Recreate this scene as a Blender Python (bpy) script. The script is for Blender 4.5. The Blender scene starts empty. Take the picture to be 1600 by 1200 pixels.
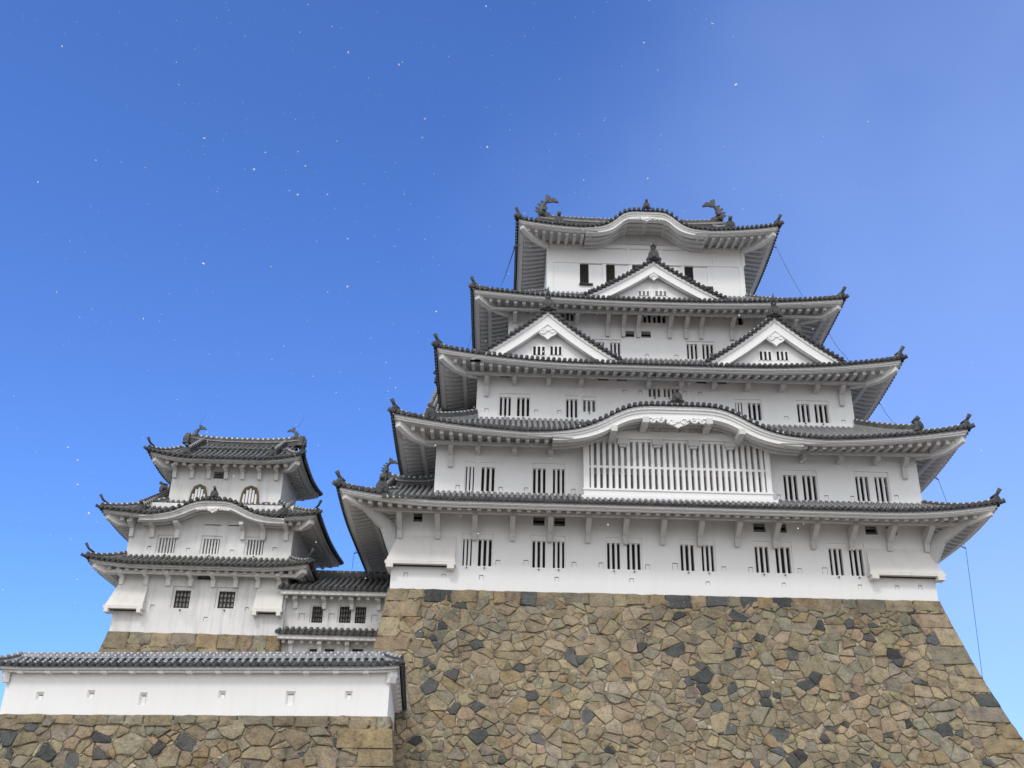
import bpy, math, random
from math import sin, cos, pi, radians, sqrt, atan2, hypot
from mathutils import Vector, Matrix
random.seed(7)
S = bpy.context.scene
COL = S.collection

# ------------------------------------------------------------------ camera, sky, sun, exposure
FOC, W_PX, H_PX = 1620.0, 1600.0, 1200.0
P_, TH_, YAW_ = radians(26), math.atan(.0255), radians(-.2)
_X = Vector((cos(YAW_), sin(YAW_), 0)); _H = Vector((-sin(YAW_), cos(YAW_), 0)); _Z = Vector((0, 0, 1))
FW = _H*cos(P_) + _Z*sin(P_); U0 = _H*(-sin(P_)) + _Z*cos(P_)
RT = _X*cos(TH_) + U0*sin(TH_); UP = _X*(-sin(TH_)) + U0*cos(TH_)
CAM = Vector((-7.808, -49.5, 1.6))
cam_d = bpy.data.cameras.new('camera'); cam = bpy.data.objects.new('camera', cam_d); COL.objects.link(cam)
cam_d.sensor_fit = 'HORIZONTAL'; cam_d.sensor_width = 36; cam_d.lens = FOC/W_PX*36
cam_d.clip_start = .1; cam_d.clip_end = 6000
m = Matrix(((RT.x, UP.x, -FW.x, CAM.x), (RT.y, UP.y, -FW.y, CAM.y), (RT.z, UP.z, -FW.z, CAM.z), (0, 0, 0, 1)))
cam.matrix_world = m
S.camera = cam

def at(px, py, Y):
    d = FW + RT*((px-W_PX/2)/FOC) + UP*((H_PX/2-py)/FOC)
    return CAM + d*((Y-CAM.y)/d.y)

SUN_EL, SUN_AZ = radians(46), radians(20)      # azimuth: to the left of straight behind the camera
sdir = Vector((-sin(SUN_AZ)*cos(SUN_EL), -cos(SUN_AZ)*cos(SUN_EL), sin(SUN_EL)))
sun_d = bpy.data.lights.new('sun', 'SUN'); sun = bpy.data.objects.new('sun', sun_d); COL.objects.link(sun)
sun_d.energy = .72; sun_d.angle = radians(10); sun_d.color = (1, .965, .92)
sun.rotation_euler = (-sdir).to_track_quat('-Z', 'Y').to_euler()
world = bpy.data.worlds.new('World'); S.world = world; world.use_nodes = True
def build_world():
    nt = world.node_tree; N = nt.nodes; L = nt.links
    bg = N['Background']; bg.inputs['Strength'].default_value = .10
    sky = N.new('ShaderNodeTexSky'); sky.sky_type = 'NISHITA'; sky.sun_disc = False
    sky.sun_elevation = SUN_EL; sky.sun_rotation = radians(180)+SUN_AZ
    sky.air_density = 1.0; sky.dust_density = .6; sky.ozone_density = 2.0
    tint = N.new('ShaderNodeMix'); tint.data_type = 'RGBA'; tint.blend_type = 'MULTIPLY'
    tint.inputs['Factor'].default_value = 1
    tint.inputs['B'].default_value = (.62, .925, 1.56, 1)
    L.new(sky.outputs['Color'], tint.inputs['A'])
    # thin high veil of cloud on the right-hand side of the sky
    tc = N.new('ShaderNodeTexCoord')
    dot = N.new('ShaderNodeVectorMath'); dot.operation = 'DOT_PRODUCT'; dot.inputs[1].default_value = (.93, .2, -.12)
    L.new(tc.outputs['Generated'], dot.inputs[0])
    ns = N.new('ShaderNodeTexNoise'); ns.inputs['Scale'].default_value = 2.8; ns.inputs['Detail'].default_value = 4
    ns.inputs['Roughness'].default_value = .45; L.new(tc.outputs['Generated'], ns.inputs['Vector'])
    ad = N.new('ShaderNodeMath'); ad.operation = 'MULTIPLY_ADD'; ad.inputs[1].default_value = .5
    L.new(ns.outputs['Fac'], ad.inputs[0]); L.new(dot.outputs['Value'], ad.inputs[2])
    mr = N.new('ShaderNodeMapRange'); mr.interpolation_type = 'SMOOTHSTEP'
    mr.inputs['From Min'].default_value = .3; mr.inputs['From Max'].default_value = .95
    mr.inputs['To Max'].default_value = .5
    L.new(ad.outputs[0], mr.inputs['Value'])
    mx = N.new('ShaderNodeMix'); mx.data_type = 'RGBA'; mx.inputs['B'].default_value = (3.3, 4.6, 7.9, 1)
    L.new(mr.outputs['Result'], mx.inputs['Factor']); L.new(tint.outputs['Result'], mx.inputs['A'])
    # bright snow cloud over the southern half of the sky, behind the camera
    ds = N.new('ShaderNodeVectorMath'); ds.operation = 'DOT_PRODUCT'; ds.inputs[1].default_value = (-.2, -.84, .5)
    L.new(tc.outputs['Generated'], ds.inputs[0])
    m2 = N.new('ShaderNodeMapRange'); m2.interpolation_type = 'SMOOTHSTEP'
    m2.inputs['From Min'].default_value = -.1; m2.inputs['From Max'].default_value = .6; m2.inputs['To Max'].default_value = .95
    L.new(ds.outputs['Value'], m2.inputs['Value'])
    cl = N.new('ShaderNodeMix'); cl.data_type = 'RGBA'; cl.inputs['B'].default_value = (8.8, 8.9, 9.1, 1)
    sx = N.new('ShaderNodeSeparateXYZ'); L.new(tc.outputs['Generated'], sx.inputs[0])
    m3 = N.new('ShaderNodeMapRange'); m3.interpolation_type = 'SMOOTHSTEP'      # the cloud is darker low down
    m3.inputs['From Min'].default_value = .0; m3.inputs['From Max'].default_value = .6; m3.inputs['To Min'].default_value = .8
    L.new(sx.outputs['Z'], m3.inputs['Value'])
    cm = N.new('ShaderNodeVectorMath'); cm.operation = 'SCALE'; cm.inputs[0].default_value = (11.2, 11.3, 11.5)
    L.new(m3.outputs['Result'], cm.inputs['Scale']); L.new(cm.outputs['Vector'], cl.inputs['B'])
    L.new(m2.outputs['Result'], cl.inputs['Factor']); L.new(mx.outputs['Result'], cl.inputs['A'])
    L.new(cl.outputs['Result'], bg.inputs['Color'])
build_world()
S.view_settings.view_transform = 'Standard'; S.view_settings.look = 'None'
S.view_settings.gamma = 1; S.view_settings.use_curve_mapping = False
S.view_settings.exposure = 0.6

# ------------------------------------------------------------------ materials
def mat(name, rough=.7):
    m = bpy.data.materials.new(name); m.use_nodes = True
    b = m.node_tree.nodes['Principled BSDF']; b.inputs['Roughness'].default_value = rough
    b.inputs['Specular IOR Level'].default_value = .3
    return m, m.node_tree.nodes, m.node_tree.links, b
def nse(N, L, scale, detail=4, rough=.55, vec=None, stretch=None):
    tc = N.new('ShaderNodeTexCoord'); n = N.new('ShaderNodeTexNoise')
    n.inputs['Scale'].default_value = scale; n.inputs['Detail'].default_value = detail; n.inputs['Roughness'].default_value = rough
    src = tc.outputs['Object']
    if stretch:
        mp = N.new('ShaderNodeMapping'); mp.inputs['Scale'].default_value = stretch
        L.new(src, mp.inputs['Vector']); src = mp.outputs['Vector']
    L.new(src, n.inputs['Vector']); return n
def ramp(N, L, fac, stops):
    r = N.new('ShaderNodeValToRGB'); e = r.color_ramp.elements
    e[0].position, e[0].color = stops[0][0], (*stops[0][1], 1)
    e[1].position, e[1].color = stops[-1][0], (*stops[-1][1], 1)
    for p, c in stops[1:-1]:
        x = e.new(p); x.color = (*c, 1)
    L.new(fac, r.inputs['Fac']); return r
def mixc(N, L, fac, a, b, blend='MIX'):
    x = N.new('ShaderNodeMix'); x.data_type = 'RGBA'; x.blend_type = blend
    for k, v in (('Factor', fac), ('A', a), ('B', b)):
        if hasattr(v, 'default_value') or hasattr(v, 'is_linked'): L.new(v, x.inputs[k])
        elif k == 'Factor': x.inputs[k].default_value = v
        else: x.inputs[k].default_value = (*v, 1)
    return x.outputs['Result']
def bump(N, L, b, h, strength, dist=.02):
    bp = N.new('ShaderNodeBump'); bp.inputs['Strength'].default_value = strength; bp.inputs['Distance'].default_value = dist
    L.new(h, bp.inputs['Height']); L.new(bp.outputs['Normal'], b.inputs['Normal'])

def plaster(name, base, stain, amount):
    m, N, L, b = mat(name, .85)
    n1 = nse(N, L, .55, 5, .6); n2 = nse(N, L, 1.0, 5, .65, stretch=(3.2, 3.2, .28)); n3 = nse(N, L, 28, 3)
    r1 = ramp(N, L, n1.outputs['Fac'], [(.42, (0, 0, 0)), (.72, (1, 1, 1))])
    r2 = ramp(N, L, n2.outputs['Fac'], [(.5, (0, 0, 0)), (.78, (1, 1, 1))])
    f = N.new('ShaderNodeMath'); f.operation = 'MULTIPLY_ADD'; f.inputs[1].default_value = .6
    L.new(r1.outputs['Color'], f.inputs[0]); L.new(r2.outputs['Color'], f.inputs[2])
    g = N.new('ShaderNodeMath'); g.operation = 'MULTIPLY'; g.inputs[1].default_value = amount; g.use_clamp = True
    L.new(f.outputs[0], g.inputs[0])
    L.new(mixc(N, L, g.outputs[0], base, stain), b.inputs['Base Color'])
    bump(N, L, b, n3.outputs['Fac'], .12, .01)
    return m
M = {}
M['plaster'] = plaster('white_plaster', (.81, .805, .79), (.60, .575, .54), .17)
M['plaster_old'] = plaster('weathered_plaster', (.77, .765, .745), (.40, .38, .36), .5)
M['plaster_chute'] = plaster('stained_chute_plaster', (.74, .72, .68), (.5, .47, .43), .42)
M['plaster_eave'] = plaster('shaded_eave_plaster', (.60, .595, .585), (.42, .40, .38), .4)  # darker than the wall plaster: shade under the eaves put into the colour

def tile(name, dark, light, white, band, pitch=.33, cover=1.5):
    m, N, L, b = mat(name, .55)
    n1 = nse(N, L, 3.1, 4); n2 = nse(N, L, 22, 3)
    c = ramp(N, L, n1.outputs['Fac'], [(.3, dark), (.7, light)]).outputs['Color']
    at_ = N.new('ShaderNodeAttribute'); at_.attribute_name = 'tv'
    d = N.new('ShaderNodeMath'); d.operation = 'DIVIDE'; d.inputs[1].default_value = pitch; L.new(at_.outputs['Fac'], d.inputs[0])
    fr = N.new('ShaderNodeMath'); fr.operation = 'FRACT'; L.new(d.outputs[0], fr.inputs[0])
    lt = N.new('ShaderNodeMath'); lt.operation = 'LESS_THAN'; lt.inputs[1].default_value = band; L.new(fr.outputs[0], lt.inputs[0])
    gt = N.new('ShaderNodeMath'); gt.operation = 'GREATER_THAN'; gt.inputs[1].default_value = 0; L.new(at_.outputs['Fac'], gt.inputs[0])
    mu = N.new('ShaderNodeMath'); mu.operation = 'MULTIPLY'; L.new(lt.outputs[0], mu.inputs[0]); L.new(gt.outputs[0], mu.inputs[1])
    w = ramp(N, L, n2.outputs['Fac'], [(.3, tuple(x*.55 for x in white)), (.6, white)]).outputs['Color']
    cv = mixc(N, L, gt.outputs[0], c, mixc(N, L, 1.0, c, (cover, cover, cover), 'MULTIPLY'))
    L.new(mixc(N, L, mu.outputs[0], cv, w), b.inputs['Base Color'])
    bump(N, L, b, n2.outputs['Fac'], .25, .01)
    return m
M['tile'] = tile('roof_tile', (.024, .025, .028), (.078, .080, .084), (.55, .54, .52), .24, .33, 2.0)  # cover tiles paler than the pans, with their sheen put into the colour
M['tile_dark'] = tile('weathered_tile', (.022, .023, .024), (.078, .077, .073), (.30, .29, .27), .2)
M['tile_white'] = tile('plastered_tile', (.025, .026, .029), (.09, .093, .097), (.5, .5, .5), .3, .26, 3.0)
M['ridge'] = tile('ridge_tile', (.03, .031, .033), (.09, .09, .09), (.62, .61, .58), .3, .3)
def plain(name, a, b_, scale=6, rough=.7, bs=.2):
    m, N, L, b = mat(name, rough); n = nse(N, L, scale, 5)
    L.new(ramp(N, L, n.outputs['Fac'], [(.3, a), (.7, b_)]).outputs['Color'], b.inputs['Base Color'])
    bump(N, L, b, n.outputs['Fac'], bs, .01); return m
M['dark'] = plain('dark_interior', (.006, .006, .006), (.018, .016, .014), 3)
M['shade'] = plain('inner_shutter', (.16, .155, .15), (.26, .25, .24), 3)
M['pale'] = plain('pale_inner_shutter', (.5, .49, .47), (.62, .61, .59), 3)
M['wood'] = plain('dark_wood', (.022, .018, .014), (.05, .042, .034), 9)
M['bronze'] = plain('bronze', (.035, .035, .036), (.10, .098, .092), 8, .5)
M['gilt'] = plain('faded_gilt_lacquer', (.06, .046, .022), (.17, .125, .06), 9, .5)
M['cable'] = plain('cable', (.05, .05, .055), (.09, .09, .1), 9)
M['snow'] = plain('snow', (.86, .87, .9), (.93, .94, .96), 4, .6, 0)
M['earth'] = plain('packed_earth', (.17, .155, .13), (.27, .24, .20), 1.3, .95)
M['mortar'] = plain('gap_rubble', (.13, .112, .085), (.36, .315, .235), 7, .95, .6)

def stone_mat():
    m, N, L, b = mat('castle_stone', .9)
    a = N.new('ShaderNodeAttribute'); a.attribute_name = 'col'
    n1 = nse(N, L, 2.2, 6, .65); n2 = nse(N, L, 14, 6, .7); n3 = nse(N, L, .33, 3)
    c1 = ramp(N, L, n1.outputs['Fac'], [(.28, (.5, .48, .46)), (.5, (.95, .95, .94)), (.75, (1.25, 1.2, 1.12))]).outputs['Color']
    c2 = ramp(N, L, n2.outputs['Fac'], [(.28, (.55, .54, .53)), (.5, (1, 1, 1)), (.72, (1.22, 1.2, 1.17))]).outputs['Color']
    c3 = ramp(N, L, n3.outputs['Fac'], [(.35, (.8, .82, .8)), (.65, (1.1, 1.08, 1.04))]).outputs['Color']
    c = mixc(N, L, 1.0, a.outputs['Color'], c1, 'MULTIPLY'); c = mixc(N, L, 1.0, c, c2, 'MULTIPLY'); c = mixc(N, L, 1.0, c, c3, 'MULTIPLY')
    L.new(c, b.inputs['Base Color'])
    s = N.new('ShaderNodeMath'); s.operation = 'MULTIPLY_ADD'; s.inputs[1].default_value = .5
    L.new(n2.outputs['Fac'], s.inputs[0]); L.new(n1.outputs['Fac'], s.inputs[2])
    bump(N, L, b, s.outputs[0], 1.0, .09)
    return m
M['stone'] = stone_mat()

# ------------------------------------------------------------------ mesh helper
class MB:
    def __init__(s, T=None):
        s.v = []; s.f = []; s.sm = []; s.tv = []; s.col = []; s.mi = []; s.T = T
    def vert(s, p, tv=-1.0, col=None):
        p = s.T(p) if s.T else p
        s.v.append(tuple(p)); s.tv.append(tv); s.col.append(col or (1, 1, 1)); return len(s.v)-1
    def face(s, ids, smooth=False, mi=0):
        s.f.append(tuple(ids)); s.sm.append(smooth); s.mi.append(mi)
    def poly(s, pts, smooth=False, mi=0, tv=-1.0, col=None):
        s.face([s.vert(p, tv, col) for p in pts], smooth, mi)
    def box(s, x0, x1, y0, y1, z0, z1, mi=0):
        c = [s.vert(p) for p in ((x0,y0,z0),(x1,y0,z0),(x1,y1,z0),(x0,y1,z0),(x0,y0,z1),(x1,y0,z1),(x1,y1,z1),(x0,y1,z1))]
        for q in ((0,3,2,1),(4,5,6,7),(0,1,5,4),(1,2,6,5),(2,3,7,6),(3,0,4,7)): s.face([c[i] for i in q], mi=mi)
    def hexa(s, pts, mi=0):      # 8 points: bottom ring, top ring
        c = [s.vert(p) for p in pts]
        for q in ((0,3,2,1),(4,5,6,7),(0,1,5,4),(1,2,6,5),(2,3,7,6),(3,0,4,7)): s.face([c[i] for i in q], mi=mi)
    def prism(s, poly, f0, f1, mi=0):   # poly of 2-D points; f0/f1 map (a,b) to 3-D for both ends
        a = [s.vert(f0(*q)) for q in poly]; b = [s.vert(f1(*q)) for q in poly]; n = len(poly)
        s.face(a, mi=mi); s.face(b[::-1], mi=mi)
        for i in range(n): s.face((a[i], b[i], b[(i+1) % n], a[(i+1) % n]), mi=mi)
    def grid(s, rows, smooth=False, mi=0):
        ids = [[s.vert(p[:3], p[3] if len(p) > 3 else -1.0) for p in r] for r in rows]
        for i in range(len(ids)-1):
            for j in range(len(ids[i])-1):
                s.face((ids[i][j], ids[i][j+1], ids[i+1][j+1], ids[i+1][j]), smooth, mi)
    def tube(s, path, rad, n=8, cap=True, squash=1.0, up=None, smooth=True, tv=False):
        rings = []; dist = 0.0; P = [Vector(p) for p in path]
        R = rad if hasattr(rad, '__len__') else [rad]*len(P)
        for i, p in enumerate(P):
            t = (P[min(i+1, len(P)-1)] - P[max(i-1, 0)]).normalized()
            u = Vector(up) if up else (Vector((0, 0, 1)) if abs(t.z) < .95 else Vector((1, 0, 0)))
            a = t.cross(u).normalized(); b = a.cross(t)
            if i: dist += (p-P[i-1]).length
            rings.append([s.vert(p + a*(cos(2*pi*k/n)*R[i]*squash) + b*(sin(2*pi*k/n)*R[i]), dist if tv else -1.0) for k in range(n)])
        for i in range(len(rings)-1):
            for k in range(n):
                s.face((rings[i][k], rings[i][(k+1) % n], rings[i+1][(k+1) % n], rings[i+1][k]), smooth)
        if cap: s.face(rings[0][::-1]); s.face(rings[-1])
    def build(s, name, mats, parent=None):
        me = bpy.data.meshes.new(name); me.from_pydata(s.v, [], s.f)
        if not s.f: raise RuntimeError('empty mesh '+name)
        me.polygons.foreach_set('use_smooth', [bool(x) for x in s.sm])
        ms = mats if isinstance(mats, (list, tuple)) else [mats]
        for k in ms: me.materials.append(M[k])
        if len(ms) > 1: me.polygons.foreach_set('material_index', s.mi)
        if any(t > 0 for t in s.tv):
            a = me.attributes.new('tv', 'FLOAT', 'POINT'); a.data.foreach_set('value', s.tv)
        if 'stone' in ms:
            a = me.attributes.new('col', 'FLOAT_COLOR', 'POINT')
            a.data.foreach_set('color', [x for c in s.col for x in (*c, 1.0)])
        o = bpy.data.objects.new(name, me); COL.objects.link(o)
        if parent is not None:
            o.parent = parent
            off = parent.location if parent.parent is None else Vector((0, 0, 0))
            o.matrix_parent_inverse = Matrix.Translation(-off)
        return o
def thing(name, loc, label, cat, group=None):
    o = bpy.data.objects.new(name, None); o.location = loc; COL.objects.link(o)
    o['label'] = label; o['category'] = cat
    if group: o['group'] = group
    return o

# ------------------------------------------------------------------ generic building pieces
def wall_front(mb, x0, x1, z0, z1, Y, holes, mi=0):
    """front panel at depth Y with real openings; holes: (x0,x1,z0,z1,depth)"""
    xs = sorted({x0, x1, *[h[0] for h in holes], *[h[1] for h in holes]}); zs = sorted({z0, z1, *[h[2] for h in holes], *[h[3] for h in holes]})
    xs = [x for x in xs if x0 <= x <= x1]; zs = [z for z in zs if z0 <= z <= z1]
    ids = {}
    def vid(i, j):
        if (i, j) not in ids: ids[i, j] = mb.vert((xs[i], Y, zs[j]))
        return ids[i, j]
    for i in range(len(xs)-1):
        for j in range(len(zs)-1):
            cx, cz = (xs[i]+xs[i+1])/2, (zs[j]+zs[j+1])/2
            if any(h[0] < cx < h[1] and h[2] < cz < h[3] for h in holes): continue
            mb.face((vid(i, j), vid(i+1, j), vid(i+1, j+1), vid(i, j+1)), mi=mi)
    for a, b, c, d, dep in holes:
        q = Y+dep
        mb.poly(((a,Y,c),(a,q,c),(a,q,d),(a,Y,d)), mi=mi); mb.poly(((b,Y,c),(b,Y,d),(b,q,d),(b,q,c)), mi=mi)
        mb.poly(((a,Y,d),(a,q,d),(b,q,d),(b,Y,d)), mi=mi); mb.poly(((a,Y,c),(b,Y,c),(b,q,c),(a,q,c)), mi=mi)
def storey(parent, x0, x1, y0, y1, z0, z1, holes, material='plaster', label=None):
    mb = MB(); wall_front(mb, x0, x1, z0, z1, y0, holes)
    mb.poly(((x1,y0,z0),(x1,y1,z0),(x1,y1,z1),(x1,y0,z1))); mb.poly(((x0,y1,z0),(x0,y0,z0),(x0,y0,z1),(x0,y1,z1)))
    mb.poly(((x1,y1,z0),(x0,y1,z0),(x0,y1,z1),(x1,y1,z1)))
    o = mb.build('wall', material, parent)
    if label: o['label'] = label
    return o

class Windows:
    """collects the openings of one storey, then builds the window parts behind them"""
    def __init__(s, Y, drain=False): s.Y = Y; s.drain = drain; s.holes = []; s.jobs = []
    def X(s, px, py): return at(px, py, s.Y).x
    def Z(s, px, py): return at(px, py, s.Y).z
    def pair(s, pxs, y0, y1, nb=2, back='dark', mx=.09, mtop=.26, barw=.13, barmat='plaster', split=None):
        ym = (y0+y1)/2
        ops = []
        for a, b in pxs:
            ops.append((s.X(a, ym), s.X(b, ym)))
        xm = (pxs[0][0]+pxs[-1][1])/2
        zt, zb = s.Z(xm, y0), s.Z(xm, y1)
        fr = (ops[0][0]-mx, ops[-1][1]+mx, zb-.02, zt+mtop, .07)
        s.holes.append(fr); s.jobs.append(('pair', fr, ops, zb+.01, zt, nb, back, barw, barmat))
    def vent(s, px0, px1, y0, y1, nb=2):
        xm, ym = (px0+px1)/2, (y0+y1)/2
        h = (s.X(px0, ym), s.X(px1, ym), s.Z(xm, y1), s.Z(xm, y0), .3)
        s.holes.append(h); s.jobs.append(('vent', h, nb))
    def hatch(s, px, py, w=.2, h=.2):
        x, z = s.X(px, py), s.Z(px, py)
        q = (x-w/2, x+w/2, z-h/2, z+h/2, .09); s.holes.append(q); s.jobs.append(('hatch', q))
    def build(s, parent, pm='plaster'):
        Y = s.Y; drain = s.drain
        for j in s.jobs:
            if j[0] == 'pair':
                _, fr, ops, zb, zt, nb, back, barw, barmat = j
                mb = MB(); yq = Y+.07; dq = .15 if nb == 'grid' else .26
                wall_front(mb, fr[0], fr[1], fr[2], fr[3], yq, [(a, b, zb, zt, dq) for a, b in ops])
                w = mb.build('window', pm, parent)
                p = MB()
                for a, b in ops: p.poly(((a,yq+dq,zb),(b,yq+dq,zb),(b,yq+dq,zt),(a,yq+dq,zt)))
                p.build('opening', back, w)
                if drain:
                    for a, b in ops:
                        d_ = MB(); d_.tube([((a+b)/2, Y+.03, zb-.1), ((a+b)/2, Y-.1, zb-.13)], .035, 6); d_.build('drain_spout', 'wood', w)
                if nb == 'grid':
                    g = MB()
                    for a, b in ops:
                        for k in range(5):
                            x = a+.03+(b-a-.06)*k/4; g.box(x-.03, x+.03, yq+.05, yq+.11, zb, zt)
                        for k in range(4):
                            z = zb+.07+(zt-zb-.14)*k/3; g.box(a, b, yq+.03, yq+.05, z-.03, z+.03)
                    g.build('lattice', 'wood', w)
                else:
                    for a, b in ops:
                        g = MB(); n = nb
                        gap = (b-a-n*barw)/(n+1)
                        for k in range(n):
                            x = a+gap*(k+1)+barw*k
                            g.prism(((x,yq+.13),(x+.02,yq+.05),(x+barw-.02,yq+.05),(x+barw,yq+.13)), lambda u, v: (u, v, zb), lambda u, v: (u, v, zt))
                        g.build('bars', barmat, w)
            elif j[0] == 'vent':
                _, h, nb = j; mb = MB(); q = Y+.3
                mb.poly(((h[0],q,h[2]),(h[1],q,h[2]),(h[1],q,h[3]),(h[0],q,h[3])))
                w = mb.build('vent', 'dark', parent)
                g = MB()
                for k in range(nb):
                    z = h[2]+(h[3]-h[2])*(k+.5)/nb
                    g.box(h[0], h[1], Y+.12, Y+.2, z-.035, z+.035)
                g.build('slats', 'shade', w)
            else:
                q = j[1]; mb = MB(); g = .022
                mb.box(q[0]+g, q[1]-g*.6, Y+.02, Y+.09, q[2]+g*.3, q[3]-g*1.6)
                mb.build('loophole', pm, parent)

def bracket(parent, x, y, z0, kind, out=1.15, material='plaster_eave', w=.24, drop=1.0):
    """plastered eave bracket on a front wall at depth y; z0 = underside of the eave beam"""
    if kind == 'brace':
        poly = [(0, 0), (-out, 0), (-out, -.16), (-.3, -.16-.62*drop), (-.24, -.85*drop), (-.2, -1.3*drop), (0, -1.3*drop)]
    elif kind == 'post':
        poly = [(0, 0), (-out, 0), (-out, -.14), (-.22, -.42*drop), (-.18, -1.0*drop), (0, -1.0*drop)]
    else:
        poly = [(0, 0), (-out-.12, 0), (-out-.12, -.24), (-out+.02, -.28), (0, -.28)]
    mb = MB()
    mb.prism(poly, lambda a, b: (x-w/2, y+a, z0+b), lambda a, b: (x+w/2, y+a, z0+b))
    return mb.build('bracket', material, parent)

def onigawara(mb, pos, ang, s=1.0, horn=True):
    """demon ridge-end tile: bell shaped plate, boss and horn, facing direction ang in plan"""
    c, n = cos(ang), sin(ang); px, py, pz = pos
    pts = [(-.46,0),(-.44,.1),(-.33,.16),(-.31,.42),(-.22,.6),(-.09,.68),(.09,.68),(.22,.6),(.31,.42),(.33,.16),(.44,.1),(.46,0)]
    def mp(dep): return lambda a, b: (px + c*dep*s - n*a*s, py + n*dep*s + c*a*s, pz + b*s)
    mb.prism(pts, mp(.12), mp(-.12))
    mb.prism([(a*.72, .07+b*.82) for a, b in pts], mp(.17), mp(.1))
    mb.tube([mp(.1)(0, .34), mp(.24)(0, .34)], .16*s, 10)
    mb.tube([mp(.24)(-.1, .16), mp(.2)(0, .1), mp(.24)(.1, .16)], .05*s, 6)
    if horn:
        mb.tube([mp(-.3)(0, .66), mp(.05)(0, .74), mp(.3)(0, .88)], [.12*s, .12*s, .14*s], 8)

def kara_fn(c, H, w, p):
    return lambda a: H/(1+(abs(a-c)/w)**p)

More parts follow.
